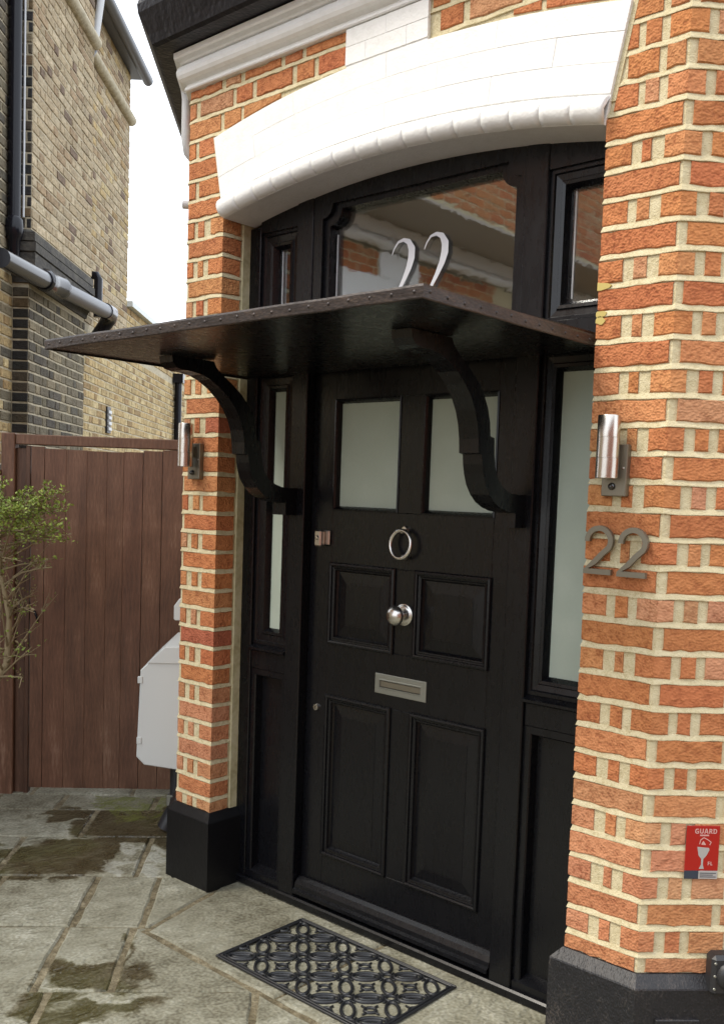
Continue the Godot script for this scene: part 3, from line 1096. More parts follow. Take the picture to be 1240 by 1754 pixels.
func make_entrance() -> void:
	var f := thing("entrance_screen", "black timber door frame with narrow frosted sidelights and a numbered fanlight above", "door frame", Vector3(0.787, 0, -0.2))
	var K: Material = M.black_paint
	var zf := -0.135
	var zb := -0.29
	bar(f, "jamb", 0.0, 0.062, 0.0, 2.57, zb, zf, K)
	bar(f, "jamb", OPN - 0.0275, OPN, 0.0, 2.57, zb, zf, K)
	for x in [[0.262, 0.342], [1.238, 1.318]]:
		bar(f, "post", x[0], x[1], 0.0, 2.012, zb, -0.128, K)
		bar(f, "mullion", x[0], x[1], 2.10, 2.63, zb, -0.132, K)
	bar(f, "transom", 0.0622, OPN - 0.0277, 2.0125, 2.0995, zb, -0.126, K)
	bar(f, "sill", -0.004, OPN + 0.004, 0.0, 0.034, zb, -0.118, K, 0.006)
	# sidelights
	for s in [[0.0625, 0.2615, 0.128, 0.236], [1.3185, 1.5452, 1.378, 1.486]]:
		var st := mb()
		ring(st, s[0], s[1], 0.97, 2.012, [Vector2(0.0, -0.147), Vector2(0.012, -0.147), Vector2(0.016, -0.152), Vector2(s[2] - s[0] - 0.026, -0.155), Vector2(s[2] - s[0] - 0.022, -0.150), Vector2(s[2] - s[0] - 0.012, -0.151), Vector2(s[2] - s[0] - 0.001, -0.172), Vector2(s[2] - s[0], -0.20)])
		part("sash", st, K, f)
		bar(f, "frosted_pane", s[0] + 0.03, s[1] - 0.03, 1.0, 1.98, -0.186, -0.176, M.frosted_glass, 0.0)
		bar(f, "mid_rail", s[0], s[1], 0.872, 0.945, zb, -0.140, K)
		st = mb()
		prism(st, PackedVector2Array([Vector2(0.29, 0.9455), Vector2(0.128, 0.9455), Vector2(0.122, 0.950), Vector2(0.122, 0.958), Vector2(0.150, 0.9695), Vector2(0.29, 0.9695)]), Vector3(s[0], 0, 0), Vector3(0, 0, -1), Vector3(0, 1, 0), 0.0, s[1] - s[0])
		part("sash_sill", st, K, f)
		st = mb()
		ring(st, s[0], s[1], 0.0345, 0.8715, [Vector2(0.0, -0.143), Vector2(0.022, -0.143), Vector2(0.026, -0.147), Vector2(0.029, -0.17), Vector2(0.031, -0.178)], true)
		part("lower_panel", st, K, f)
		# bottom rail with a splayed weathering
		st = mb()
		prism(st, PackedVector2Array([Vector2(0.29, 0.0345), Vector2(0.136, 0.0345), Vector2(0.136, 0.058), Vector2(0.1775, 0.078), Vector2(0.29, 0.078)]), Vector3(s[0], 0, 0), Vector3(0, 0, -1), Vector3(0, 1, 0), 0.0, s[1] - s[0])
		part("bottom_rail", st, K, f)
		# top lights
		st = mb()
		ring(st, s[0], s[1], 2.1, 2.545, [Vector2(0.0, -0.147), Vector2(0.012, -0.147), Vector2(0.016, -0.153), Vector2(s[2] - s[0] - 0.026, -0.156), Vector2(s[2] - s[0] - 0.022, -0.150), Vector2(s[2] - s[0] - 0.012, -0.152), Vector2(s[2] - s[0] - 0.001, -0.172), Vector2(s[2] - s[0], -0.20)])
		part("sash", st, K, f)
		bar(f, "clear_pane", s[0] + 0.03, s[1] - 0.03, 2.14, 2.52, -0.184, -0.178, M.clear_glass, 0.0)
		bar(f, "coated_pane", s[0] + 0.03, s[1] - 0.03, 2.14, 2.52, -0.194, -0.189, M.coated_glass, 0.0)
		bar(f, "spacer", s[2] + 0.004, s[2] + 0.009, 2.17, 2.485, -0.1885, -0.1845, M.spacer_bar, 0.001)
		# head over the side light, under the arch
		var hp := PackedVector2Array([Vector2(s[0], 2.5452), Vector2(s[1], 2.5452)])
		for k in 7:
			var x := lerpf(s[1], s[0], k / 6.0)
			hp.append(Vector2(x, AC.y + sqrt(pow(AR + 0.02, 2) - pow(x - AC.x, 2))))
		st = mb()
		prism(st, hp, Vector3.ZERO, Vector3(1, 0, 0), Vector3.UP, zb, -0.137)
		part("head", st, K, f)
	# fanlight head with scooped corners
	var gx0 := 0.410
	var gx1 := 1.196
	var gt := 2.578
	for lay in [[0.0, -0.152, "fanlight_sash"], [0.024, -0.138, "head"]]:
		var o: float = lay[0]
		var hp := PackedVector2Array([Vector2(0.3425, 2.1)])
		for k in 21:
			var x := lerpf(0.3425, 1.2375, k / 20.0)
			hp.append(Vector2(x, AC.y + sqrt(pow(AR + 0.03, 2) - pow(x - AC.x, 2))))
		hp.append(Vector2(1.2375, 2.1))
		var xr := gx1 + o
		var xl := gx0 - o
		var yt := gt + o * 0.8
		hp.append(Vector2(xr, 2.1))
		var rr := 0.055 - o * 0.3
		for k in 7:
			var t := lerpf(-0.5 * PI, -PI, k / 6.0)
			hp.append(Vector2(xr, yt) + Vector2(cos(t), sin(t)) * rr)
		for k in 7:
			var t := lerpf(0.0, -0.5 * PI, k / 6.0)
			hp.append(Vector2(xl, yt) + Vector2(cos(t), sin(t)) * rr)
		hp.append(Vector2(xl, 2.1))
		var st := mb()
		prism(st, hp, Vector3.ZERO, Vector3(1, 0, 0), Vector3.UP, -0.28 if o > 0 else -0.21, lay[1], 0.004)
		part(lay[2], st, K, f)
	bar(f, "fanlight_sash", 0.3426, 1.2374, 2.1, 2.15, -0.21, -0.150, K)
	var pane := bar(f, "clear_pane", 0.38, 1.225, 2.12, 2.60, -0.184, -0.178, M.clear_glass, 0.0)
	bar(f, "coated_pane", 0.38, 1.225, 2.12, 2.60, -0.194, -0.189, M.coated_glass, 0.0)
	bar(f, "spacer", gx0 + 0.006, gx0 + 0.011, 2.155, 2.50, -0.1885, -0.1845, M.spacer_bar, 0.001)
	# etched numerals, old-style twos leaning to the right
	for k in 2:
		var st := mb()
		var o := Vector2(0.678 + k * 0.140, 2.186)
		etched_two(st, o, 0.255, -0.1765)
		part("etched_numeral", st, M.etched_white, pane)

func etched_two(st: SurfaceTool, o: Vector2, h: float, z: float) -> void:
	# stroke centre line with half widths, thick on the right of the bowl, hairline down to the foot
	var pts := [[-0.02, 0.80, 0.006], [0.01, 0.88, 0.010], [0.07, 0.955, 0.016], [0.16, 0.975, 0.024], [0.25, 0.94, 0.038], [0.315, 0.84, 0.055], [0.32, 0.72, 0.056], [0.29, 0.60, 0.046], [0.22, 0.45, 0.032], [0.12, 0.27, 0.020], [0.02, 0.12, 0.014], [-0.06, 0.02, 0.012]]
	var c := []
	for p in pts:
		c.append(Vector2(o.x + (p[0] + p[1] * 0.06) * h, o.y + p[1] * h))
	var L := []
	var R := []
	for k in c.size():
		var d: Vector2 = (c[mini(k + 1, c.size() - 1)] - c[maxi(k - 1, 0)]).normalized()
		var n := Vector2(-d.y, d.x)
		L.append(c[k] + n * pts[k][2] * h)
		R.append(c[k] - n * pts[k][2] * h)
	var V := func(v: Vector2) -> Vector3: return Vector3(v.x, v.y, z)
	for k in c.size() - 1:
		quad(st, V.call(R[k]), V.call(R[k + 1]), V.call(L[k + 1]), V.call(L[k]))
	# swelling foot with a flicked serif
	var foot := PackedVector2Array([Vector2(-0.075, 0.0), Vector2(0.36, 0.0), Vector2(0.44, 0.13), Vector2(0.415, 0.135), Vector2(0.35, 0.075), Vector2(0.22, 0.065), Vector2(0.02, 0.05)])
	var w := PackedVector2Array()
	for p in foot:
		w.append(o + p * h)
	prism(st, w, Vector3(0, 0, z), Vector3(1, 0, 0), Vector3.UP, -0.0004, 0.0)

# ------------------------------------------------------------------ front door
func make_door() -> void:
	var d := thing("front_door", "black panelled front door with two frosted panes, knocker, knob and letter plate", "door", Vector3(0.79, 0.03, -0.19))
	var K: Material = M.black_paint
	var z := -0.170
	var zb := -0.214
	bar(d, "core", 0.36, 1.23, 0.05, 1.45, zb, -0.1835, K, 0.0)
	bar(d, "stile", 0.3435, 0.4515, 0.042, 2.009, zb, z, K, 0.0012)
	bar(d, "stile", 1.1550, 1.2365, 0.042, 2.009, zb, z, K, 0.0012)
	bar(d, "muntin", 0.757, 0.8505, 0.2207, 0.8218, zb, z, K, 0.0012)
	bar(d, "muntin", 0.757, 0.8505, 1.0182, 1.3123, zb, z, K, 0.0012)
	bar(d, "muntin", 0.757, 0.862, 1.507, 1.907, zb, z, K, 0.0012)
	for r in [[0.042, 0.2205], [0.822, 1.018], [1.3125, 1.5068], [1.9072, 2.009]]:
		bar(d, "rail", 0.4517, 1.1548, r[0], r[1], zb, z, K, 0.0012)
	# raised and fielded panels with bolection mouldings
	for p in [[0.4515, 0.757, 0.2205, 0.822], [0.8505, 1.155, 0.2205, 0.822], [0.4515, 0.757, 1.018, 1.3125], [0.8505, 1.155, 1.018, 1.3125]]:
		var st := mb()
		ring(st, p[0] - 0.004, p[1] + 0.004, p[2] - 0.004, p[3] + 0.004, [Vector2(0.0, z - 0.001), Vector2(0.0, z + 0.006), Vector2(0.003, z + 0.010), Vector2(0.009, z + 0.012), Vector2(0.014, z + 0.009), Vector2(0.0155, z + 0.002), Vector2(0.020, z + 0.001), Vector2(0.0225, z + 0.003), Vector2(0.027, z + 0.002), Vector2(0.030, z - 0.006), Vector2(0.034, z - 0.0125)])
		part("moulding", st, K, d)
		st = mb()
		ring(st, p[0] + 0.028, p[1] - 0.028, p[2] + 0.028, p[3] - 0.028, [Vector2(0.0, z - 0.0128), Vector2(0.042, z - 0.0080), Vector2(0.0428, z - 0.0066), Vector2(0.0440, z - 0.0064)], true)
		part("panel", st, K, d)
	for p in [[0.4515, 0.757], [0.862, 1.155]]:
		var st := mb()
		ring(st, p[0] - 0.002, p[1] + 0.002, 1.505, 1.909, [Vector2(0.0, z - 0.001), Vector2(0.0, z + 0.003), Vector2(0.006, z + 0.004), Vector2(0.011, z - 0.003), Vector2(0.0165, z - 0.016), Vector2(0.017, z - 0.03)])
		part("glazing_bead", st, K, d)
		bar(d, "frosted_pane", p[0] + 0.003, p[1] - 0.003, 1.51, 1.904, -0.198, -0.190, M.frosted_glass, 0.0)
	# weather bar
	var wb := mb()
	prism(wb, PackedVector2Array([Vector2(0.169, 0.044), Vector2(0.128, 0.044), Vector2(0.122, 0.050), Vector2(0.123, 0.062), Vector2(0.134, 0.068), Vector2(0.136, 0.082), Vector2(0.146, 0.098), Vector2(0.160, 0.108), Vector2(0.169, 0.109)]), Vector3(0.347, 0, 0), Vector3(0, 0, -1), Vector3(0, 1, 0), 0.0, 0.886)
	part("weather_bar", wb, K, d)
	# ring knocker
	var N: Material = M.satin_nickel
	var st := mb(0)
	lathe(st, [Vector2(0.0, 0.012), Vector2(0.010, 0.011), Vector2(0.0125, 0.006), Vector2(0.0135, 0.0)], Vector3(0.797, 1.452, z), Vector3(0, 0, 1), 18)
	lathe(st, [Vector2(0.0, 0.026), Vector2(0.007, 0.024), Vector2(0.009, 0.016), Vector2(0.006, 0.010), Vector2(0.005, 0.0)], Vector3(0.797, 1.446, z), Vector3(0, 0, 1), 14)
	var kn := part("knocker", st, N, d)
	st = mb(0)
	var loop := []
	for k in 33:
		var t := TAU * k / 32.0
		loop.append(Vector3(0.797 + sin(t) * 0.0445, 1.4015 + cos(t) * 0.0475, z + 0.022 + (1.0 - cos(t)) * 0.004))
	tube(st, loop, [0.0068], 12, false)
	part("ring", st, M.bright_steel, kn)
	st = mb(0)
	lathe(st, [Vector2(0.0, 0.015), Vector2(0.008, 0.014), Vector2(0.011, 0.009), Vector2(0.0115, 0.0)], Vector3(0.797, 1.356, z), Vector3(0, 0, 1), 16)
	part("strike", st, N, kn)
	# centre knob on a rose
	st = mb(0)
	lathe(st, [Vector2(0.0, 0.012), Vector2(0.018, 0.0115), Vector2(0.028, 0.009), Vector2(0.032, 0.007), Vector2(0.0335, 0.0055), Vector2(0.0375, 0.004), Vector2(0.0385, 0.0)], Vector3(0.804, 1.159, z), Vector3(0, 0, 1), 32)
	var rose := part("knob_rose", st, M.bright_steel, d)
	st = mb(0)
	lathe(st, [Vector2(0.0, 0.074), Vector2(0.010, 0.0732), Vector2(0.020, 0.070), Vector2(0.028, 0.065), Vector2(0.0335, 0.058), Vector2(0.0355, 0.051), Vector2(0.0335, 0.045), Vector2(0.026, 0.039), Vector2(0.016, 0.035), Vector2(0.0125, 0.030), Vector2(0.012, 0.020), Vector2(0.0145, 0.010)], Vector3(0.804, 1.159, z), Vector3(0, 0, 1), 36)
	part("knob", st, M.bright_steel, rose)
	# letter plate
	st = mb()
	ring(st, 0.686, 0.914, 0.870, 0.941, [Vector2(0.0, z), Vector2(0.0, z + 0.004), Vector2(0.002, z + 0.0055), Vector2(0.018, z + 0.0055), Vector2(0.020, z + 0.007), Vector2(0.0225, z + 0.007), Vector2(0.024, z + 0.003)])
	var lp := part("letter_plate", st, M.dull_alloy, d)
	bar(lp, "flap", 0.7112, 0.8888, 0.8952, 0.9158, z - 0.001, z + 0.0035, M.bronze_grey, 0.001)
	# rim cylinder pull and escutcheon
	st = mb(0)
	lathe(st, [Vector2(0.0, 0.010), Vector2(0.011, 0.0095), Vector2(0.0125, 0.006), Vector2(0.013, 0.0)], Vector3(0.402, 0.768, z), Vector3(0, 0, 1), 20)
	var esc := part("keyhole_cover", st, M.bright_steel, d)
	bar(esc, "key_slot", 0.4005, 0.4035, 0.763, 0.773, z + 0.0088, z + 0.0112, M.dark_lens, 0.0003)
	st = mb()
	box(st, Vector3(0.402, 1.378, z), Vector3(0.448, 1.432, z + 0.012), 0.003)
	var lk := part("night_latch", st, N, d)
	st = mb()
	box(st, Vector3(0.398, 1.372, z + 0.012), Vector3(0.430, 1.432, z + 0.040), 0.005)
	part("latch_pull", st, N, lk)
	st = mb(0)
	lathe(st, [Vector2(0.0, 0.007), Vector2(0.006, 0.006), Vector2(0.0085, 0.002), Vector2(0.009, 0.0)], Vector3(0.415, 1.404, z + 0.040), Vector3(0, 0, 1), 16)
	part("latch_button", st, M.bright_steel, lk)

# ------------------------------------------------------------------ canopy
func make_canopy() -> void:
	var c := thing("door_canopy", "flat black door canopy with nailed lead edge carried on two curved brackets", "canopy", Vector3(0.787, 1.48, 0.0))
	var x0 := 0.032
	var x1 := 1.556
	var z1 := 0.742
	var yt := 2.024
	var st := mb()
	prism(st, PackedVector2Array([Vector2(0.1265, 2.001), Vector2(-z1, 1.997), Vector2(-z1, yt - 0.004), Vector2(0.1265, 2.035)]), Vector3(x0, 0, 0), Vector3(0, 0, -1), Vector3(0, 1, 0), 0.0, x1 - x0)
	part("boarding", st, M.black_paint, c)
	# lead sheet turned down over three edges
	var prof := [Vector2(-0.002, 1.9935), Vector2(0.003, 1.9935), Vector2(0.0045, 1.996), Vector2(0.0045, 2.020), Vector2(0.002, 2.0255), Vector2(-0.045, 2.0285)]
	st = mb()
	run_profile(st, [Vector2(x0, -0.1262), Vector2(x0, z1), Vector2(x1, z1), Vector2(x1, -0.1262)], prof, 0.09, 0.0007)
	var lead := part("lead_edge", st, M.lead_edge, c)
	st = mb()
	quad(st, Vector3(x0 + 0.04, 2.0285, z1 - 0.04), Vector3(x1 - 0.04, 2.0285, z1 - 0.04), Vector3(x1 - 0.04, 2.043, -0.1262), Vector3(x0 + 0.04, 2.043, -0.1262))
	part("lead_sheet", st, M.lead_edge, c)
	st = mb(0)
	for k in 24:
		var x := x0 + 0.02 + k * 0.0645
		lathe(st, [Vector2(0.0, 0.003), Vector2(0.0025, 0.0025), Vector2(0.0042, 0.0008), Vector2(0.0046, 0.0)], Vector3(x, 2.009 + rng.randf_range(-0.002, 0.002), z1 + 0.0045), Vector3(0, 0, 1), 8)
	for k in 13:
		var zz := z1 - 0.02 - k * 0.0645
		for s in [-1.0, 1.0]:
			lathe(st, [Vector2(0.0, 0.003), Vector2(0.0025, 0.0025), Vector2(0.0042, 0.0008), Vector2(0.0046, 0.0)], Vector3(x1 + 0.0045 if s > 0 else x0 - 0.0045, 2.009 + rng.randf_range(-0.002, 0.002), zz), Vector3(s, 0, 0), 8)
	part("nail_heads", st, M.lead_edge, lead)
	# brackets: outline in (z, y)
	var o := []
	var fr := [[0.455, 1.9965], [0.452, 1.975], [0.435, 1.958], [0.41, 1.953], [0.375, 1.953], [0.33, 1.947], [0.295, 1.935], [0.25, 1.911], [0.212, 1.881], [0.182, 1.850], [0.160, 1.815], [0.145, 1.777], [0.137, 1.735], [0.134, 1.695], [0.116, 1.692], [0.113, 1.665], [0.106, 1.637], [0.093, 1.606], [0.071, 1.578], [0.043, 1.556], [0.010, 1.541], [-0.030, 1.531], [-0.072, 1.526], [-0.072, 1.482], [-0.1275, 1.482]]
	var bk := [[-0.1275, 1.582], [-0.085, 1.581], [-0.050, 1.584], [-0.015, 1.594], [0.015, 1.611], [0.036, 1.634], [0.048, 1.662], [0.054, 1.695], [0.057, 1.742], [0.078, 1.746], [0.083, 1.785], [0.097, 1.825], [0.121, 1.864], [0.155, 1.898], [0.20, 1.930], [0.245, 1.958], [0.27, 1.978], [0.28, 1.9965]]
	var poly := PackedVector2Array()
	for p in fr:
		poly.append(Vector2(p[0], p[1]))
	for p in bk:
		poly.append(Vector2(p[0], p[1]))
	for xr in [0.305, 1.296]:
		st = mb()
		prism(st, poly, Vector3(xr - 0.068, 0, 0), Vector3(0, 0, 1), Vector3(0, 1, 0), 0.0, -0.068, 0.0)
		part("bracket", st, M.black_paint, c)

# ------------------------------------------------------------------ lamps, numbers, plate, sensor
func make_lamp(label: String, at: Vector3) -> Node3D:
	var l := thing("wall_lamp", label, "wall lamp", at, "brushed steel lamps either side of the door")
	# local: origin at the foot of the back plate on the wall, z out
	var st := mb()
	box(st, Vector3(-0.036, 0.0, 0.001), Vector3(0.036, 0.138, 0.022), 0.002)
	local_part("back_plate", st, M.bronze_grey, l)
	st = mb(0)
	lathe(st, [Vector2(0.0, 0.0), Vector2(0.028, 0.0), Vector2(0.0295, 0.0015), Vector2(0.0295, 0.053), Vector2(0.0288, 0.0535), Vector2(0.0288, 0.0545), Vector2(0.0295, 0.055), Vector2(0.0295, 0.107), Vector2(0.0288, 0.1075), Vector2(0.0288, 0.1085), Vector2(0.0295, 0.109), Vector2(0.0295, 0.1645), Vector2(0.0285, 0.166), Vector2(0.026, 0.166), Vector2(0.026, 0.150), Vector2(0.0, 0.150)], Vector3(-0.002, 0.046, 0.060), Vector3.UP, 40)
	local_part("tube", st, M.brushed_steel, l)
	st = mb()
	box(st, Vector3(-0.012, 0.085, 0.020), Vector3(0.012, 0.125, 0.036), 0.001)
	local_part("arm", st, M.bronze_grey, l)
	st = mb(0)
	lathe(st, [Vector2(0.0, 0.013), Vector2(0.005, 0.012), Vector2(0.0085, 0.008), Vector2(0.010, 0.002), Vector2(0.010, 0.0)], Vector3(-0.004, 0.026, 0.022), Vector3(0, 0, 1), 18)
	local_part("sensor", st, M.dark_lens, l)
	st = mb(0)
	lathe(st, [Vector2(0.0, 0.0025), Vector2(0.003, 0.002), Vector2(0.004, 0.0)], Vector3(0.026, 0.075, 0.022), Vector3(0, 0, 1), 12)
	local_part("screw", st, M.bright_steel, l)
	return l

func stroke_two(st: SurfaceTool, o: Vector3, w: float, h: float, t: float, deep: float) -> void:
	# modern numeral two: even stroke, arc, diagonal, foot
	var c := []
	var r := w * 0.5 - t * 0.5
	var cy := h - w * 0.5
	for k in 15:
		var a := lerpf(PI * 1.02, -0.16 * PI, k / 14.0)
		c.append(Vector2(w * 0.5 + cos(a) * r, cy + sin(a) * r))
	c.append(Vector2(w * 0.62, h * 0.42))
	c.append(Vector2(w * 0.36, h * 0.24))
	c.append(Vector2(t * 0.62, t * 0.95))
	var L := PackedVector2Array()
	var R := PackedVector2Array()
	for k in c.size():
		var d: Vector2 = (c[mini(k + 1, c.size() - 1)] - c[maxi(k - 1, 0)]).normalized()
		var n := Vector2(-d.y, d.x) * t * 0.5
		L.append(c[k] + n)
		R.append(c[k] - n)
	var poly := PackedVector2Array()
	for k in L.size():
		poly.append(L[k])
	poly[poly.size() - 1] = Vector2(t * 0.95, t)
	poly.append(Vector2(w * 0.97, t))
	poly.append(Vector2(w * 0.97, 0))
	poly.append(Vector2(0, 0))
	poly.append(Vector2(0, t * 0.8))
	for k in range(R.size() - 2, -1, -1):
		poly.append(R[k])
	prism(st, poly, o, Vector3(1, 0, 0), Vector3.UP, 0.0, deep, 0.0008)

func make_wall_things() -> void:
	make_lamp("brushed steel up and down wall lamp above the metal house number on the right pier", Vector3(1.659, 1.585, 0.0))
	make_lamp("brushed steel wall lamp on the narrow left brick pier beside the gate", Vector3(-0.118, 1.604, 0.0))
	for k in 2:
		var x := 1.583 + k * 0.099
		var t := thing("house_number", ["metal house number digit 2 nearer the door, under the wall lamp", "metal house number digit 2 further from the door, nearer the corner of the pier"][k], "house number", Vector3(x + 0.04, 1.372, 0.0), "two digits of the house number")
		var st := mb()
		stroke_two(st, Vector3(x, 1.372 - k * 0.001, 0.011), 0.084, 0.133, 0.0145, 0.013)
		part("numeral", st, M.bronze_grey, t)
		st = mb(0)
		for p in [Vector2(0.042, 0.125), Vector2(0.06, 0.008)]:
			tube(st, [Vector3(x + p.x, 1.372 + p.y, -0.004), Vector3(x + p.x, 1.372 + p.y, 0.012)], [0.003], 8)
		part("fixing_pin", st, M.bronze_grey, t)
	# red security plate on the canted face
	var cu := func(u: float, y: float, off: float) -> Vector3: return Vector3(XR + u * S2 + off * S2, y, -u * S2 + off * S2)
	var U := Vector3(S2, 0, -S2)
	var Nn := Vector3(S2, 0, S2)
	var bs := Basis(U, Vector3.UP, Nn)
	var s := thing("alarm_sticker", "small red security notice with grey foot on the brick beside the plinth", "sign", cu.call(0.159, 0.566, 0.0))
	var st := mb()
	box(st, Vector3(0.1135, 0.589, 0.001), Vector3(0.2045, 0.712, 0.0045), 0.0006, bs, Vector3(XR, 0, 0))
	part("plate", st, M.sticker_red, s)
	st = mb()
	box(st, Vector3(0.1135, 0.566, 0.001), Vector3(0.152, 0.5888, 0.0043), 0.0006, bs, Vector3(XR, 0, 0))
	part("foot_band", st, M.sticker_dark, s)
	st = mb()
	box(st, Vector3(0.1521, 0.566, 0.001), Vector3(0.2045, 0.5888, 0.0043), 0.0006, bs, Vector3(XR, 0, 0))
	part("foot_band", st, M.sticker_grey, s)
	text_on(s, "GUARD", cu.call(0.166, 0.6975, 0.0047), bs, 0.0175, M.sticker_print)
	text_on(s, "FL", cu.call(0.182, 0.609, 0.0047), bs, 0.013, M.sticker_print)
	st = mb()
	box(st, Vector3(0.150, 0.6845, 0.0043), Vector3(0.175, 0.6885, 0.0048), 0.0, bs, Vector3(XR, 0, 0))
	part("print_line", st, M.sticker_print, s)
	for k in 3:
		st = mb()
		box(st, Vector3(0.156, 0.571 + k * 0.0052, 0.0043), Vector3(0.200 - (k % 2) * 0.008, 0.5730 + k * 0.0052, 0.0048), 0.0, bs, Vector3(XR, 0, 0))
		part("print_line", st, M.sticker_dark, s)
	# emblem: a pointed head over a goblet-shaped shield
	st = mb()
	var em := PackedVector2Array([Vector2(0.1445, 0.655), Vector2(0.177, 0.652), Vector2(0.178, 0.646), Vector2(0.171, 0.631), Vector2(0.163, 0.622), Vector2(0.1625, 0.606), Vector2(0.166, 0.594), Vector2(0.152, 0.594), Vector2(0.1575, 0.606), Vector2(0.157, 0.622), Vector2(0.149, 0.631)])
	prism(st, em, Vector3(XR, 0, 0), U, Vector3.UP, 0.0045, 0.0049)
	part("emblem", st, M.sticker_grey, s)
	st = mb()
	var hd := [Vector2(0.150, 0.662), Vector2(0.153, 0.674), Vector2(0.161, 0.680), Vector2(0.170, 0.676), Vector2(0.182, 0.668), Vector2(0.178, 0.660)]
	for k in hd.size() - 1:
		var a: Vector2 = hd[k]
		var b: Vector2 = hd[k + 1]
		var n := (b - a).orthogonal().normalized() * 0.0012
		prism(st, PackedVector2Array([a + n, b + n, b - n, a - n]), Vector3(XR, 0, 0), U, Vector3.UP, 0.0045, 0.0048 + k * 0.00002)
	prism(st, PackedVector2Array([Vector2(0.155, 0.661), Vector2(0.168, 0.660), Vector2(0.166, 0.664), Vector2(0.161, 0.671), Vector2(0.157, 0.667)]), Vector3(XR, 0, 0), U, Vector3.UP, 0.0045, 0.0048)
	part("emblem", st, M.sticker_print, s)
	# black fitting at the foot of the cant
	var sock := thing("outdoor_socket", "black weatherproof box fixed to the corner of the wall above the plinth", "socket", cu.call(0.262, 0.262, 0.0))
	st = mb()
	box(st, Vector3(0.186, 0.262, 0.001), Vector3(0.36, 0.372, 0.052), 0.010, bs, Vector3(XR, 0, 0))
	part("housing", st, M.plastic_black, sock)
	st = mb(0)
	lathe(st, [Vector2(0.0, 0.018), Vector2(0.026, 0.016), Vector2(0.036, 0.010), Vector2(0.040, 0.0)], cu.call(0.238, 0.318, 0.052), Nn, 28)
	part("round_cover", st, M.plastic_black, sock)
	for y in [0.283, 0.318, 0.353]:
		st = mb(0)
		lathe(st, [Vector2(0.0, 0.003), Vector2(0.003, 0.0022), Vector2(0.0042, 0.0)], cu.call(0.194, y, 0.052), Nn, 10)
		part("screw", st, M.dull_alloy, sock)
	# air brick in the plinth
	var ab_ := thing("air_brick", "black painted air brick grille low in the right hand plinth", "vent", cu.call(0.10, 0.10, 0.032))
	st = mb()
	var zz := 0.032
	box(st, Vector3(0.045, 0.178, zz - 0.004), Vector3(0.165, 0.190, zz + 0.008), 0.002, bs, Vector3(XR, 0, 0))
	box(st, Vector3(0.045, 0.100, zz - 0.004), Vector3(0.165, 0.108, zz + 0.006), 0.002, bs, Vector3(XR, 0, 0))
	box(st, Vector3(0.045, 0.1081, zz - 0.004), Vector3(0.054, 0.1779, zz + 0.006), 0.002, bs, Vector3(XR, 0, 0))
	box(st, Vector3(0.156, 0.1081, zz - 0.004), Vector3(0.165, 0.1779, zz + 0.006), 0.002, bs, Vector3(XR, 0, 0))
	part("frame", st, M.worn_black_masonry, ab_)
	for k in 5:
		st = mb()
		box(st, Vector3(0.0545, 0.113 + k * 0.0130, zz - 0.003), Vector3(0.1555, 0.119 + k * 0.0130, zz + 0.004), 0.001, bs, Vector3(XR, 0, 0))
		part("slat", st, M.worn_black_masonry, ab_)

func text_on(parent: Node, txt: String, at: Vector3, bs: Basis, h: float, m: Material) -> void:
	var t := TextMesh.new()
	t.text = txt
	var fnt := SystemFont.new()
	fnt.font_names = PackedStringArray(["Droid Sans"])
	fnt.font_weight = 700
	t.font = fnt
	t.font_size = 64
	t.pixel_size = h / 64.0 * 1.05
	t.depth = 0.0006
	t.curve_step = 4.0
	var o := MeshInstance3D.new()
	o.mesh = t
	o.material_override = m
	o.name = "lettering"
	parent.add_child(o, true)
	o.transform = Transform3D(bs, at - origin_of(parent))

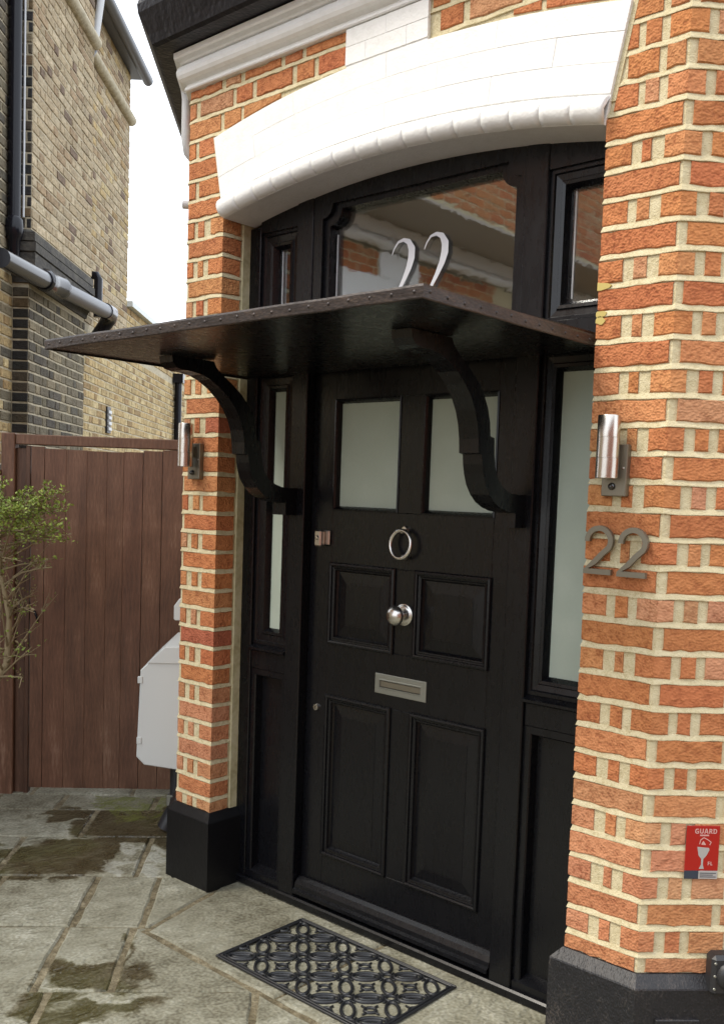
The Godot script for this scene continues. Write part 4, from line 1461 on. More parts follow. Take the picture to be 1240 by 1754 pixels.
# ------------------------------------------------------------------ door mat
func make_mat() -> void:
	var x0 := 0.468
	var x1 := 1.166
	var z0 := -0.060
	var z1 := 0.352
	var d := thing("door_mat", "black moulded rubber door mat with an openwork ring pattern on the paving", "door mat", Vector3((x0 + x1) / 2, 0.001, (z0 + z1) / 2))
	var st := mb()
	var y := 0.0025
	var loop := func(a: Vector2, b: Vector2, w: float, h: float) -> void:
		# rectangular band: outer a..b, width w
		for s in [[Vector2(a.x, a.y), Vector2(b.x, a.y + w)], [Vector2(a.x, b.y - w), Vector2(b.x, b.y)], [Vector2(a.x, a.y + w + 0.0001), Vector2(a.x + w, b.y - w - 0.0001)], [Vector2(b.x - w, a.y + w + 0.0001), Vector2(b.x, b.y - w - 0.0001)]]:
			box(st, Vector3(s[0].x, y, s[0].y), Vector3(s[1].x, y + h, s[1].y), 0.002)
	loop.call(Vector2(x0, z0), Vector2(x1, z1), 0.008, 0.008)
	loop.call(Vector2(x0 + 0.010, z0 + 0.010), Vector2(x1 - 0.010, z1 - 0.010), 0.007, 0.009)
	loop.call(Vector2(x0 + 0.007, z0 + 0.007), Vector2(x1 - 0.007, z1 - 0.007), 0.004, 0.005)
	part("border", st, M.rubber, d)
	st = mb(0)
	var h := 0.0965
	var ox := x0 + 0.014
	var oz := z0 + 0.012
	var lim := Rect2(x0 + 0.012, z0 + 0.012, x1 - x0 - 0.024, z1 - z0 - 0.024)
	var oval := func(c: Vector2, ax: Vector2, a: float, b: float, w: float, hh: float) -> void:
		var n := 22
		var rows := [[-w, 0.0], [-w * 0.7, hh * 0.85], [0.0, hh], [w * 0.7, hh * 0.85], [w, 0.0]]
		var ay := Vector2(-ax.y, ax.x)
		for k in n:
			var t0 := TAU * k / n
			var t1 := TAU * (k + 1) / n
			var e := []
			var keep := true
			for t in [t0, t1]:
				var col := []
				for r in rows:
					var p: Vector2 = c + ax * cos(t) * (a + r[0]) + ay * sin(t) * (b + r[0])
					if not lim.has_point(p):
						keep = false
					col.append(Vector3(p.x, y + r[1], p.y))
				e.append(col)
			if keep:
				for q in 4:
					quad(st, e[0][q], e[0][q + 1], e[1][q + 1], e[1][q])
	var dg := Vector2(S2, S2)
	var dh := Vector2(S2, -S2)
	for i in range(-1, 9):
		for j in range(-1, 6):
			var n := Vector2(ox + i * h, oz + j * h)
			if (i + j) % 2 == 0:
				oval.call(n, dg, 0.0165, 0.0165, 0.0040, 0.0070)
			else:
				oval.call(n, dh, 0.0185, 0.0145, 0.0042, 0.0070)
			var c := n + Vector2(h, h) * 0.5
			var a: Vector2 = dg if (i + j) % 2 == 0 else dh
			if a == dh:
				oval.call(c, a, 0.0455, 0.024, 0.0050, 0.0085)
				oval.call(c, a, 0.030, 0.0105, 0.0042, 0.0075)
			else:
				oval.call(c, a, 0.0445, 0.0205, 0.0052, 0.0085)
	# short webs that tie the rings together
	for i in range(0, 8):
		for j in range(0, 5):
			var n := Vector2(ox + i * h, oz + j * h)
			for ax in [Vector2(1, 0), Vector2(0, 1)]:
				for s in [0.25, 0.75]:
					var c: Vector2 = n + ax * h * s
					if lim.grow(-0.01).has_point(c):
						var w := Vector3(0.012, 0.005, 0.003) if ax.x > 0 else Vector3(0.003, 0.005, 0.012)
						box(st, Vector3(c.x, y, c.y) - Vector3(w.x, 0, w.z), Vector3(c.x, y, c.y) + w, 0.001)
	part("ring_lattice", st, M.rubber, d)

# ------------------------------------------------------------------ gate and fence
func make_gate() -> void:
	# along the gate: u from the hanging post towards the house, out: towards the viewer
	var org := Vector3(-1.502, 0, -0.148)
	var U := Vector3(S2, 0, -S2)
	var N := Vector3(S2, 0, S2)
	var bs := Basis(U, Vector3.UP, N)
	var g := thing("garden_gate", "tall brown stained boarded side gate between the house and the fence", "gate", org)
	var edges := [-0.062, 0.006, 0.110, 0.212, 0.310, 0.392, 0.486, 0.583, 0.700]
	for k in edges.size() - 1:
		var st := mb()
		var t := rng.randf_range(0.92, 1.08)
		st.set_color(Color(t, t * rng.randf_range(0.96, 1.03), t * rng.randf_range(0.94, 1.03)))
		var top: float = 1.748 - 0.012 * sin(k * 0.5) + rng.randf_range(-0.002, 0.002)
		var gap := 0.0022 if (k == 0 or k == 6) else 0.0003
		box(st, Vector3(edges[k] + gap, 0.028, -0.024), Vector3(edges[k + 1] - gap, top, rng.randf_range(-0.0006, 0.0006)), 0.0011, bs, org)
		part("board", st, M.stained_wood, g)
	for y in [0.22, 0.88, 1.52]:
		var st := mb()
		st.set_color(Color(0.9, 0.9, 0.9))
		box(st, Vector3(-0.06, y, -0.062), Vector3(0.70, y + 0.10, -0.0245), 0.003, bs, org)
		part("ledge", st, M.stained_wood, g)
	var st := mb(0)
	tube(st, [org + N * 0.004 + U * -0.035 + Vector3(0, 0.925, 0), org + N * 0.020 + U * -0.033 + Vector3(0, 0.93, 0), org + N * 0.024 + U * -0.02 + Vector3(0, 0.905, 0), org + N * 0.006 + U * -0.022 + Vector3(0, 0.88, 0)], [0.006], 8)
	part("latch", st, M.iron_black, g)
	# frame round the gate: hanging post, slim stop, cross beam
	var p := thing("gate_post", "square brown timber post at the left of the garden gate", "post", org + U * -0.17)
	st = mb()
	st.set_color(Color(0.95, 0.93, 0.92))
	box(st, Vector3(-0.205, -0.02, -0.06), Vector3(-0.138, 1.812, 0.008), 0.004, bs, org)
	part("post", st, M.stained_wood, p)
	st = mb()
	st.set_color(Color(0.62, 0.6, 0.58))
	box(st, Vector3(-0.1375, -0.01, -0.055), Vector3(-0.088, 1.74, -0.02), 0.003, bs, org)
	box(st, Vector3(-0.0878, -0.01, -0.055), Vector3(-0.065, 1.752, -0.004), 0.003, bs, org)
	part("gate_stop", st, M.stained_wood, p)
	var b := thing("gate_beam", "brown timber cross beam bridging the gap above the garden gate", "beam", org + U * 0.3 + Vector3(0, 1.755, 0))
	st = mb()
	st.set_color(Color(1.15, 1.05, 1.0))
	box(st, Vector3(-0.1375, 1.757, -0.05), Vector3(0.80, 1.808, 0.0), 0.004, bs, org)
	part("beam", st, M.stained_wood, b)
	st = mb()
	st.set_color(Color(1.05, 1.0, 0.95))
	box(st, Vector3(0.735, -0.01, -0.055), Vector3(0.80, 1.7565, -0.004), 0.003, bs, org)
	part("wall_post", st, M.stained_wood, b)
	# boundary fence, running towards the viewer
	var f0 := org + U * -0.215 + N * 0.0
	var F := Vector3(0.30, 0, 0.954).normalized()
	var FN := Vector3(F.z, 0, -F.x)
	var fb := Basis(F, Vector3.UP, FN)
	var f := thing("boundary_fence", "dark brown close boarded fence behind the shrub on the left", "fence", f0 + F * 0.6)
	for k in 14:
		st = mb()
		var t := rng.randf_range(0.62, 0.85)
		st.set_color(Color(t, t * 0.98, t * 0.96))
		box(st, Vector3(0.01 + k * 0.105, 0.02, -0.02), Vector3(0.113 + k * 0.105, 1.60, rng.randf_range(-0.002, 0.003)), 0.003, fb, f0)
		part("board", st, M.stained_wood, f)
	st = mb()
	st.set_color(Color(0.7, 0.68, 0.66))
	box(st, Vector3(0.0, 1.601, -0.035), Vector3(1.48, 1.63, 0.018), 0.004, fb, f0)
	part("capping", st, M.stained_wood, f)

# ------------------------------------------------------------------ meter box and bits on the left cant
func make_meter_things() -> void:
	# local frame of the left cant: along W (away from the door), out E
	var W := Vector3(-S2, 0, -S2)
	var E := Vector3(-S2, 0, S2)
	var org := Vector3(XL, 0, 0)
	var along := 0.345
	var m := thing("meter_box", "white plastic meter box on the side wall behind the left brick pier", "meter box", org + W * (along + 0.22) + E * 0.1 + Vector3(0, 0.32, 0))
	var prof := PackedVector2Array([Vector2(0.002, 0.320), Vector2(0.184, 0.346), Vector2(0.218, 0.382), Vector2(0.206, 0.768), Vector2(0.100, 0.869), Vector2(0.002, 0.872)])
	var st := mb()
	prism(st, prof, org + W * along, E, Vector3.UP, 0.44, 0.0, 0.004)
	part("case", st, M.white_plastic, m)
	st = mb()
	prism(st, PackedVector2Array([Vector2(0.002, 0.800), Vector2(0.176, 0.800), Vector2(0.102, 0.873), Vector2(0.002, 0.876)]), org + W * (along - 0.005), E, Vector3.UP, 0.45, 0.0, 0.002)
	part("lid", st, M.white_plastic, m)
	for y in [0.44, 0.71]:
		st = mb()
		box(st, Vector3(along - 0.004, y, 0.196), Vector3(along + 0.01, y + 0.03, 0.2175), 0.002, Basis(W, Vector3.UP, E), org)
		part("hinge", st, M.white_plastic, m)
	var b := thing("junction_box", "small white box on the side wall just above the meter box", "junction box", org + W * 0.36 + E * 0.04 + Vector3(0, 0.99, 0))
	st = mb()
	prism(st, PackedVector2Array([Vector2(0.001, 0.992), Vector2(0.060, 0.992), Vector2(0.066, 0.998), Vector2(0.066, 1.055), Vector2(0.045, 1.085), Vector2(0.001, 1.095)]), org + W * 0.34, E, Vector3.UP, 0.12, 0.0, 0.002)
	part("case", st, M.white_plastic, b)
	st = mb(0)
	tube(st, [org + W * 0.40 + E * 0.012 + Vector3(0, 0.993, 0), org + W * 0.40 + E * 0.012 + Vector3(0, 0.86, 0)], [0.006], 8)
	part("cable", st, M.white_plastic, b)
	# waste pipe and shoe under the meter box
	var w := thing("waste_pipe", "short black waste pipe with a shoe low beside the meter box", "pipe", org + W * 0.50 + E * 0.07)
	st = mb(0)
	tube(st, [org + W * 0.50 + E * 0.055 + Vector3(0, 0.325, 0), org + W * 0.50 + E * 0.055 + Vector3(0, 0.14, 0)], [0.034], 16)
	part("pipe", st, M.plastic_black, w)
	st = mb(0)
	tube(st, [org + W * 0.50 + E * 0.055 + Vector3(0, 0.16, 0), org + W * 0.50 + E * 0.060 + Vector3(0, 0.10, 0), org + W * 0.49 + E * 0.085 + Vector3(0, 0.05, 0), org + W * 0.49 + E * 0.10 + Vector3(0, 0.012, 0)], [0.041, 0.042, 0.042, 0.043], 16)
	part("shoe", st, M.plastic_black, w)
	st = mb()
	box(st, Vector3(0.47, 0.12, 0.02), Vector3(0.53, 0.17, 0.100), 0.004, Basis(W, Vector3.UP, E), org)
	part("clip", st, M.dull_alloy, w)
	# white downpipe high on the side wall
	var d := thing("white_downpipe", "white downpipe with swan neck high behind the left brick pier", "downpipe", org + W * 0.55 + E * 0.05 + Vector3(0, 2.6, 0))
	st = mb(0)
	tube(st, [org + W * 0.10 + E * 0.040 + Vector3(0, 3.20, 0), org + W * 0.10 + E * 0.026 + Vector3(0, 3.10, 0), org + W * 0.10 + E * 0.026 + Vector3(0, 2.95, 0), org + W * 0.11 + E * 0.018 + Vector3(0, 2.90, 0), org + W * 0.14 + E * -0.03 + Vector3(0, 2.85, 0)], [0.018], 16)
	part("pipe", st, M.grey_pipe, d)
	var o := thing("overflow_pipe", "short grey overflow pipe end poking out of the side wall", "pipe", org + W * 0.2 + E * 0.03 + Vector3(0, 2.59, 0))
	st = mb(0)
	tube(st, [org + W * 0.12 + E * -0.05 + Vector3(0, 2.70, 0), org + W * 0.12 + E * 0.036 + Vector3(0, 2.70, 0)], [0.016], 12)
	part("pipe", st, M.grey_pipe, o)

# ------------------------------------------------------------------ neighbouring building of stock brick
const ND := Vector3(-0.6704, 0, -0.742)
const NE := Vector3(0.742, 0, -0.6704)
const NO := Vector3(-3.652, 0, -1.276)

func stock_tint(kind: int) -> Color:
	var t := rng.randf()
	var c: Color
	if kind == 0:        # sooty quoin and breast foot
		c = Color(0.035, 0.033, 0.032) if t < 0.6 else (Color(0.085, 0.07, 0.05) if t < 0.9 else Color(0.17, 0.12, 0.065))
	elif kind == 1:      # grimy grey breast
		c = Color(0.14, 0.12, 0.082) if t < 0.6 else (Color(0.08, 0.07, 0.055) if t < 0.85 else Color(0.21, 0.175, 0.115))
	elif kind == 2:      # clean yellow wall
		c = Color(0.40, 0.30, 0.15) if t < 0.55 else (Color(0.46, 0.37, 0.205) if t < 0.85 else Color(0.29, 0.20, 0.095))
	else:                # upper breast, buff
		c = Color(0.36, 0.29, 0.19) if t < 0.5 else (Color(0.42, 0.35, 0.24) if t < 0.80 else (Color(0.30, 0.22, 0.135) if t < 0.95 else Color(0.17, 0.12, 0.085)))
	var v := rng.randf_range(0.85, 1.12) * (1.0 if kind == 0 else 1.28)
	return Color(c.r * v, c.g * v, c.b * v)

func plain_brick(st: SurfaceTool, o: Vector3, X: Vector3, N: Vector3, x0: float, x1: float, y0: float, y1: float, p: float, col: Color) -> void:
	st.set_color(col)
	var b := 0.005
	var f := []
	var g := []
	for q in [[x0, y0, 1, 1], [x1, y0, -1, 1], [x1, y1, -1, -1], [x0, y1, 1, -1]]:
		var j := Vector2(rng.randf_range(-0.002, 0.002), rng.randf_range(-0.002, 0.002))
		g.append(o + X * (q[0] + j.x) + Vector3(0, q[1] + j.y, 0) - N * 0.004)
		f.append(o + X * (q[0] + j.x + q[2] * b) + Vector3(0, q[1] + j.y + q[3] * b, 0) + N * p)
	var c: Vector3 = (g[0] + g[1] + g[2] + g[3]) / 4.0 - N * 0.05
	quad_out(st, f[0], f[1], f[2], f[3], c)
	for k in 4:
		quad_out(st, g[k], g[(k + 1) % 4], f[(k + 1) % 4], f[k], c)

# one wall face in Flemish bond; the first `single` bricks nearest the viewer are separate parts
func stock_face(parent: Node3D, o: Vector3, X: Vector3, N: Vector3, len: float, y0: float, y1: float, kinds: Callable, rest: SurfaceTool, budget: Array) -> void:
	var k := 0
	var y := y0
	while y + 0.075 <= y1 + 0.001:
		var x := 0.0
		var header := k % 2 == 0
		if k % 2 == 1 and len > 0.3:
			x = 0.0
		var first := true
		while x < len - 0.02:
			var l := 0.1025 if header else 0.215
			if first and k % 2 == 1 and len > 0.3:
				l = 0.158
			first = false
			header = not header
			var x1 := minf(x + l, len)
			if len - x1 < 0.04:
				x1 = len
			var cl: Color = stock_tint(kinds.call(x, y))
			var p := rng.randf_range(0.0, 0.005)
			if budget[0] > 0 and x < budget[1] and y > budget[2]:
				budget[0] -= 1
				var st := mb()
				plain_brick(st, o, X, N, x + 0.006, x1 - 0.006, y + 0.006, y + 0.069, p, cl)
				part("brick", st, M.stock_brick, parent)
			else:
				plain_brick(rest, o, X, N, x + 0.006, x1 - 0.006, y + 0.006, y + 0.069, p, cl)
			x = x1
		y += 0.075
		k += 1

func npt(s: float, off: float, y: float) -> Vector3:
	return NO + ND * s + NE * off + Vector3(0, y, 0)

func make_neighbour() -> void:
	var n := thing("stock_brick_house", "tall neighbouring house side wall of sooty yellow stock brick beyond the gate", "house", npt(2.0, -0.3, 0))
	# solid cores of mortar, faces 4 mm behind the bricks
	var slab := func(st: SurfaceTool, s0: float, s1: float, o0: float, o1: float, y0: float, y1: float) -> void:
		box(st, Vector3(s0, y0, o0), Vector3(s1, y1, o1), 0.0, Basis(ND, Vector3.UP, NE), NO)
	var st := mb()
	slab.call(st, -1.6, 3.5, -1.4, -0.124, 0.0, 5.90)     # main wall
	slab.call(st, 3.51, 9.0, -1.2, -0.1245, 0.0, 3.50)    # lower wing behind
	slab.call(st, 0.0045, 1.436, -0.5, -0.0045, 0.0, 3.03)    # breast, foot
	slab.call(st, -0.0155, 1.556, -0.5, 0.0155, 3.33, 5.90)  # breast, upper part stands out a little
	part("mortar", st, M.old_mortar, n)
	var rest := mb()
	# breast: return and face
	var upper := func(x: float, y: float) -> int: return 3
	stock_face(n, npt(-0.02, -0.124, 0), NE, -ND, 0.144, 3.38, 5.9, func(x: float, y: float) -> int: return 0 if rng.randf() < 0.75 else 1, rest, [40, 9.0, 3.3])
	stock_face(n, npt(0, -0.124, 0), NE, -ND, 0.124, 0.05, 3.0, func(x: float, y: float) -> int: return 0, rest, [30, 9.0, 1.6])
	stock_face(n, npt(-0.02, 0.02, 0), ND, NE, 1.58, 3.38, 5.9, func(x: float, y: float) -> int: return 3, rest, [150, 1.0, 3.3])
	stock_face(n, npt(0, 0, 0), ND, NE, 1.44, 0.05, 3.0, func(x: float, y: float) -> int: return 1, rest, [80, 0.9, 1.7])
	# wall left of the breast
	stock_face(n, npt(-1.6, -0.12, 0), ND, NE, 1.6, 0.05, 5.9, func(x: float, y: float) -> int: return 1 if y > 3.1 else (2 if rng.randf() < 0.6 else 1), rest, [0, 0.0, 0.0])
	# wall right of the breast
	stock_face(n, npt(1.44, -0.12, 0), ND, NE, 2.06, 3.05, 5.9, func(x: float, y: float) -> int: return 3 if rng.randf() < 0.8 else 2, rest, [0, 0.0, 0.0])
	stock_face(n, npt(1.44, -0.12, 0), ND, NE, 7.5, 0.05, 3.0, func(x: float, y: float) -> int: return 2, rest, [0, 0.0, 0.0])
	stock_face(n, npt(3.51, -0.12, 0), ND, NE, 5.4, 3.05, 3.5, func(x: float, y: float) -> int: return 2, rest, [0, 0.0, 0.0])
	var rp := part("brick_field", rest, M.stock_brick, n)
	rp.set_meta("kind", "stuff")
	# corbel under the upper breast
	st = mb()
	var ch := [Vector2(NO.x, NO.z) + Vector2(NE.x, NE.z) * -0.13, Vector2(NO.x, NO.z), Vector2(NO.x, NO.z) + Vector2(ND.x, ND.z) * 1.44, Vector2(NO.x, NO.z) + Vector2(ND.x, ND.z) * 1.44 + Vector2(NE.x, NE.z) * -0.13]
	ch.reverse()
	var prof := [Vector2(-0.02, 3.0), Vector2(0.012, 3.005), Vector2(0.018, 3.04), Vector2(0.045, 3.10), Vector2(0.060, 3.12), Vector2(0.062, 3.20), Vector2(0.052, 3.204), Vector2(0.052, 3.212), Vector2(0.066, 3.215), Vector2(0.066, 3.275), Vector2(0.045, 3.279), Vector2(0.045, 3.285), Vector2(0.056, 3.290), Vector2(0.054, 3.350), Vector2(0.015, 3.375), Vector2(-0.03, 3.38)]
	# the chain runs right to left here, so turn it round for outward faces
	ch.reverse()
	run_profile_left(st, ch, prof)
	part("corbel", st, M.sooty_stone, n)
	# rounded string course
	for seg in [[-0.02, 1.56, 0.02, 5.36], [1.60, 3.52, -0.12, 5.44]]:
		st = mb(0)
		tube(st, [npt(seg[0] - 0.03, seg[2] + 0.01, seg[3]), npt(seg[1], seg[2] + 0.01, seg[3])], [0.055], 14)
		part("string_course", st, M.old_mortar, n)
	# eaves
	st = mb()
	slab.call(st, 1.58, 3.62, -1.6, -0.03, 5.905, 5.95)
	part("soffit", st, M.slate_grey, n)
	st = mb()
	slab.call(st, -1.7, 3.60, -1.9, -0.05, 5.952, 6.02)
	part("roof", st, M.slate_grey, n)
	st = mb(0)
	tube(st, [npt(1.66, 0.02, 5.93), npt(3.70, 0.02, 5.93)], [0.055], 14)
	part("gutter", st, M.slate_grey, n)
	st = mb()
	slab.call(st, 3.50, 9.0, -1.2, -0.06, 3.502, 3.56)
	part("coping", st, M.white_plastic, n)
	# small louvred vent
	var v := thing("wall_vent", "small black louvred vent in the yellow brick wall above the gate", "vent", npt(2.72, -0.11, 2.1))
	st = mb()
	slab.call(st, 2.66, 2.80, -0.121, -0.10, 2.10, 2.36)
	part("frame", st, M.plastic_black, v)
	for k in 4:
		st = mb()
		slab.call(st, 2.675, 2.785, -0.0995, -0.085, 2.125 + k * 0.056, 2.155 + k * 0.056)
		part("louvre", st, M.grey_pipe, v)
	# pipes
	var soil := thing("soil_pipe", "thick glossy black soil pipe running down the dark corner of the neighbouring wall", "pipe", npt(-0.12, -0.03, 3.3))
	st = mb(0)
	tube(st, [npt(-0.12, -0.07, 6.0), npt(-0.12, -0.07, 3.36)], [0.045], 20)
	part("pipe", st, M.iron_black, soil)
	st = mb(0)
	lathe(st, [Vector2(0.046, 0.16), Vector2(0.062, 0.14), Vector2(0.066, 0.06), Vector2(0.055, 0.02), Vector2(0.044, 0.0), Vector2(0.036, -0.22)], npt(-0.12, -0.07, 3.27), Vector3.UP, 20)
	part("collar", st, M.iron_black, soil)
	st = mb(0)
	tube(st, [npt(-0.045, -0.03, 6.0), npt(-0.045, -0.03, 3.45)], [0.008], 10)
	part("cable", st, M.grey_pipe, soil)
	var waste := thing("branch_pipe", "fat sloping black drain pipe crossing the neighbouring wall above the canopy corner", "pipe", npt(1.0, 0.1, 3.1))
	st = mb(0)
	tube(st, [npt(-0.9, 0.12, 2.97), npt(-0.02, 0.12, 3.02)], [0.062], 20)
	part("pipe", st, M.iron_black, waste)
	st = mb(0)
	tube(st, [npt(0.36, 0.12, 3.04), npt(1.86, 0.12, 3.13)], [0.062], 20)
	part("pipe", st, M.slate_grey, waste)
	st = mb(0)
	tube(st, [npt(-0.06, 0.12, 3.018), npt(-0.03, 0.12, 3.02), npt(-0.02, 0.12, 3.02), npt(0.10, 0.12, 3.027), npt(0.30, 0.12, 3.037), npt(0.33, 0.12, 3.038), npt(0.38, 0.12, 3.04)], [0.068, 0.082, 0.074, 0.078, 0.082, 0.088, 0.070], 20)
	part("coupling", st, M.iron_black, waste)
	st = mb(0)
	tube(st, [npt(1.66, 0.12, 3.12), npt(1.84, 0.12, 3.13), npt(1.93, 0.09, 3.10), npt(1.95, 0.03, 3.02), npt(1.95, -0.05, 2.90)], [0.07, 0.07, 0.068, 0.062, 0.06], 18)
	part("bend", st, M.iron_black, waste)
	var dp := thing("rain_downpipe", "thin dark rainwater downpipe with hopper on the neighbouring upper wall", "downpipe", npt(1.62, -0.05, 4.5))
	st = mb(0)
	tube(st, [npt(1.62, -0.06, 5.30), npt(1.62, -0.06, 3.45)], [0.036], 14)
	part("pipe", st, M.iron_black, dp)
	st = mb(0)
	lathe(st, [Vector2(0.04, -0.06), Vector2(0.055, 0.0), Vector2(0.075, 0.03), Vector2(0.075, 0.07), Vector2(0.06, 0.08)], npt(1.62, -0.05, 5.30), Vector3.UP, 16)
	part("hopper", st, M.slate_grey, dp)
	st = mb(0)
	tube(st, [npt(1.63, -0.04, 5.34), npt(1.66, 0.0, 5.45), npt(1.72, 0.04, 5.90)], [0.032], 12)
	part("swan_neck", st, M.grey_pipe, dp)
	var sp := thing("vent_pipe", "short black twin vent pipe beside the end of the sloping drain pipe", "pipe", npt(2.0, -0.05, 3.2))
	st = mb(0)
	tube(st, [npt(2.02, -0.12, 3.50), npt(2.02, -0.06, 3.50), npt(2.02, -0.04, 3.46), npt(2.02, -0.04, 3.12)], [0.04], 14)
	part("pipe", st, M.iron_black, sp)
	var fd := thing("far_downpipe", "black downpipe at the far end of the yellow wall beside the pier", "downpipe", npt(6.6, -0.05, 0))
	st = mb(0)
	tube(st, [npt(6.28, -0.06, 3.05), npt(6.28, -0.06, 0.0)], [0.05], 14)
	part("pipe", st, M.iron_black, fd)
	st = mb()
	slab.call(st, 6.18, 6.38, -0.118, 0.02, 3.0, 3.12)
	part("hopper", st, M.iron_black, fd)

func run_profile_left(st: SurfaceTool, chain: Array, prof: Array) -> void:
	# like run_profile for a chain seen from outside with its outward side along NE
	var m := Vector2(NO.x, NO.z) + Vector2(ND.x, ND.z) * 0.7 - Vector2(NE.x, NE.z) * 0.5
	var nn := []
	for k in chain.size():
		var p: Vector2 = chain[k]
		var ns := []
		for e in [[k - 1, k], [k, k + 1]]:
			if e[0] >= 0 and e[1] < chain.size():
				var s := side_of(chain[e[0]], chain[e[1]])
				if s.dot(chain[e[0]] - m) < 0:
					s = -s
				ns.append(s)
		var n: Vector2 = ns[0]
		if ns.size() == 2:
			n = (ns[0] + ns[1]).normalized()
			n = n / n.dot(ns[0])
		nn.append(n)
	for k in chain.size() - 1:
		var mid := Vector3(m.x, 3.2, m.y)
		for j in prof.size() - 1:
			var q := []
			for e in [[k, j], [k + 1, j], [k + 1, j + 1], [k, j + 1]]:
				var v: Vector2 = chain[e[0]] + nn[e[0]] * prof[e[1]].x
				q.append(Vector3(v.x, prof[e[1]].y, v.y))
			quad_out(st, q[0], q[1], q[2], q[3], mid)

# ------------------------------------------------------------------ roofs beyond
func make_far_house() -> void:
	var h := thing("far_house", "distant red brick chimney and roof seen in the gap past the yellow wall", "house", npt(16.0, 0.4, 0))
	var bs := Basis(ND, Vector3.UP, NE)
	var st := mb()
	box(st, Vector3(14.0, 0.0, -2.0), Vector3(18.0, 3.6, 0.9), 0.0, bs, NO)
	part("wall", st, M.clay_pot, h)
	st = mb()
	prism(st, PackedVector2Array([Vector2(-2.3, 3.61), Vector2(1.2, 3.61), Vector2(-0.4, 4.9)]), NO + ND * 18.0, NE, Vector3.UP, 0.0, 4.0)
	part("roof", st, M.slate_grey, h)
	st = mb()
	box(st, Vector3(15.0, 4.0, -0.5), Vector3(15.9, 5.9, 0.1), 0.02, bs, NO)
	box(st, Vector3(14.95, 5.905, -0.55), Vector3(15.95, 6.05, 0.15), 0.02, bs, NO)
	part("chimney", st, M.clay_pot, h)
	for k in 2:
		st = mb(0)
		lathe(st, [Vector2(0.13, 0.0), Vector2(0.11, 0.3), Vector2(0.14, 0.34), Vector2(0.13, 0.40), Vector2(0.0, 0.40)], NO + ND * (15.2 + k * 0.45) + NE * -0.2 + Vector3(0, 6.05, 0), Vector3.UP, 14)
		part("chimney_pot", st, M.clay_pot, h)

# ------------------------------------------------------------------ the house across the path that the fanlight mirrors
func make_facing_house() -> void:
	var X0 := -4.5
	var h := thing("facing_house", "red brick house with white cornice across the path, mirrored in the fanlight", "house", Vector3(X0 - 0.5, 0, 8.0))
	var st := mb()
	box(st, Vector3(X0 - 1.5, 0.0, 3.0), Vector3(X0 - 0.006, 4.34, 13.0), 0.0)
	box(st, Vector3(X0 - 1.5, 4.70, 3.4), Vector3(X0 + 0.87, 8.2, 13.0), 0.0)
	part("mortar", st, M.mortar, h)
	var field := mb()
	var face := func(x: float, z0: float, z1: float, y0: float, y1: float) -> void:
		var y := y0
		var k := 0
		while y + 0.10 <= y1:
			var z := z0 - (0.12 if k % 2 == 1 else 0.0)
			while z < z1:
				var a := maxf(z, z0)
				var b := minf(z + 0.29, z1)
				if b - a > 0.05:
					plain_brick(field, Vector3(x, 0, 0), Vector3(0, 0, -1), Vector3(1, 0, 0), -b + 0.008, -a - 0.008, y + 0.008, y + 0.092, rng.randf_range(0, 0.004), brick_tint(false))
				z += 0.29
			y += 0.10
			k += 1
	face.call(X0, 3.0, 5.68, 4.04, 4.35)
	face.call(X0, 6.40, 8.0, 4.04, 4.35)
	face.call(X0, 8.6, 13.0, 0.0, 4.35)
	face.call(X0, 3.0, 4.2, 0.0, 4.04)
	face.call(X0 + 0.876, 3.4, 13.0, 4.74, 8.1)
	var bf := part("brick_field", field, M.red_brick, h)
	bf.set_meta("kind", "stuff")
	st = mb()
	box(st, Vector3(X0 - 0.2, 3.1, 4.2), Vector3(X0 + 0.03, 4.04, 8.6), 0.01)
	box(st, Vector3(X0 - 0.2, 4.041, 5.69), Vector3(X0 + 0.028, 4.34, 6.39), 0.01)
	part("arch", st, M.white_paint, h)
	st = mb(0)
	tube(st, [Vector3(X0 + 0.03, 4.43, 2.98), Vector3(X0 + 0.03, 4.43, 13.0)], [0.065], 16)
	part("cornice", st, M.white_paint, h)
	st = mb()
	box(st, Vector3(X0 - 0.2, 4.50, 2.95), Vector3(X0 + 0.06, 4.66, 13.0), 0.01)
	part("frieze", st, M.white_paint, h)
	st = mb()
	box(st, Vector3(X0 - 1.4, 4.661, 3.0), Vector3(X0 + 0.88, 4.699, 13.0), 0.0)
	part("soffit", st, M.soffit_paint, h)
	st = mb()
	box(st, Vector3(X0 - 1.4, 8.21, 2.9), Vector3(X0 + 1.1, 8.4, 13.2), 0.0)
	part("roof", st, M.slate_grey, h)

# ------------------------------------------------------------------ the house on the right that the steel lamps mirror
func make_flanking_house() -> void:
	var h := thing("flanking_house", "brown brick house on the right of the path, mirrored in the steel lamps", "house", Vector3(9.0, 0, 8.0))
	var st := mb()
	box(st, Vector3(7.4, 0.0, 1.5), Vector3(11.0, 5.2, 15.0), 0.0)
	part("wall", st, M.clay_pot, h)
	st = mb()
	prism(st, PackedVector2Array([Vector2(7.2, 5.201), Vector2(11.2, 5.201), Vector2(9.2, 7.0)]), Vector3(0, 0, 1.3), Vector3(1, 0, 0), Vector3.UP, 0.0, 13.9)
	part("roof", st, M.slate_grey, h)
	for z in [3.5, 7.5, 11.5]:
		for y in [0.9, 3.3]:
			st = mb()
			box(st, Vector3(7.33, y, z), Vector3(7.399, y + 1.4, z + 1.2), 0.01)
			var w := part("window", st, M.white_paint, h)
			st = mb()
			box(st, Vector3(7.322, y + 0.08, z + 0.08), Vector3(7.329, y + 1.32, z + 1.12), 0.0)
			part("pane", st, M.dark_lens, w)

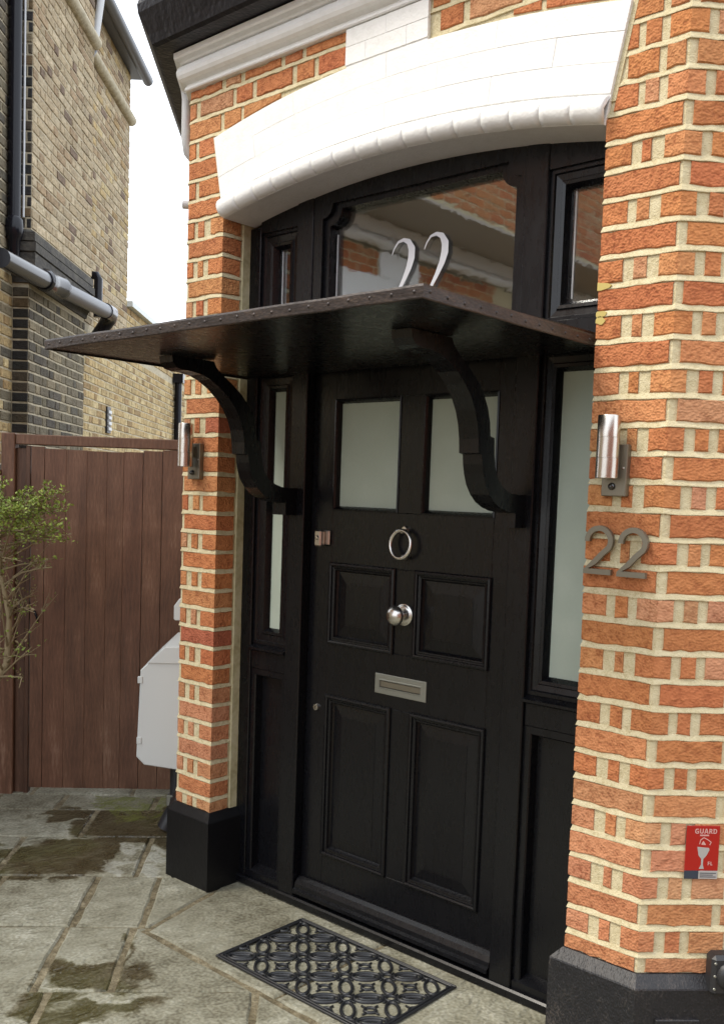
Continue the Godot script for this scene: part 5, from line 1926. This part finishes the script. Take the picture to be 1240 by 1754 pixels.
# ------------------------------------------------------------------ shrub
func make_shrub() -> void:
	var s := thing("shrub", "straggly evergreen shrub with bright green tips in front of the fence", "shrub", Vector3(-1.22, 0.0, 0.52))
	rng.seed = 77
	var st := mb(0)
	var base := Vector3(-1.22, -0.02, 0.52)
	var tips := []
	# bent main stem and limbs
	var stem := [base, base + Vector3(0.05, 0.35, -0.05), base + Vector3(0.13, 0.62, -0.14), base + Vector3(0.20, 0.80, -0.22), base + Vector3(0.20, 1.0, -0.23), base + Vector3(0.16, 1.25, -0.2), base + Vector3(0.12, 1.45, -0.18)]
	tube(st, stem, [0.026, 0.022, 0.019, 0.016, 0.012, 0.009, 0.005], 9)
	var limbs := []
	for k in 60:
		var t := rng.randf_range(0.42, 1.0) if k < 26 else rng.randf_range(0.80, 1.0)
		var f := t * (stem.size() - 1)
		var i := mini(int(f), stem.size() - 2)
		var p: Vector3 = stem[i].lerp(stem[i + 1], f - i)
		var a := rng.randf_range(0, TAU)
		var l := rng.randf_range(0.10, 0.27) * (0.75 + 0.4 * t)
		var d := Vector3(cos(a), rng.randf_range(0.0, 0.9), sin(a) * 0.9).normalized()
		var q := p + d * l * 0.5 + Vector3(0, 0.02, 0)
		var e := p + d * l + Vector3(0, rng.randf_range(0.0, 0.07), 0)
		tube(st, [p, q, e], [0.006, 0.004, 0.002], 6)
		limbs.append([p, q, e, t])
		for j in 3:
			var b := q.lerp(e, rng.randf())
			var d2 := (d + Vector3(rng.randf_range(-1, 1), rng.randf_range(-0.5, 0.9), rng.randf_range(-1, 1)) * 0.8).normalized()
			var e2 := b + d2 * rng.randf_range(0.05, 0.13)
			tube(st, [b, e2], [0.0028, 0.0012], 5)
			limbs.append([b, b.lerp(e2, 0.5), e2, t])
	part("trunk", st, M.bark, s)
	# small leaves in sprays along the twigs, dense only near the top
	st = mb()
	for l in limbs:
		var t: float = l[3]
		var n := int(lerpf(4.0, 46.0, smoothstep(0.74, 0.95, t)))
		for k in n:
			var u := rng.randf_range(0.25, 1.1)
			var p: Vector3 = (l[0] as Vector3).lerp(l[2], u) + Vector3(rng.randf_range(-1, 1), rng.randf_range(-0.6, 1), rng.randf_range(-1, 1)) * 0.022
			var d := Vector3(rng.randf_range(-1, 1), rng.randf_range(-0.2, 1), rng.randf_range(-1, 1)).normalized()
			var w := d.cross(Vector3(rng.randf_range(-1, 1), rng.randf_range(-1, 1), rng.randf_range(-1, 1))).normalized()
			var ln := rng.randf_range(0.010, 0.022)
			var g := rng.randf()
			var c := Color(0.16, 0.22, 0.03) if g < 0.45 else (Color(0.28, 0.35, 0.06) if g < 0.85 else Color(0.15, 0.115, 0.045))
			if t < 0.8 and g > 0.45:
				c = Color(0.17, 0.13, 0.06)
			var vv := rng.randf_range(0.8, 1.2)
			st.set_color(Color(c.r * vv, c.g * vv, c.b * vv))
			var m := p + d * ln * 0.5
			var up := d.cross(w) * ln * 0.08
			tri(st, p, m + w * ln * 0.26 + up, p + d * ln)
			tri(st, p, p + d * ln, m - w * ln * 0.26 + up)
	part("crown", st, M.leaf, s)
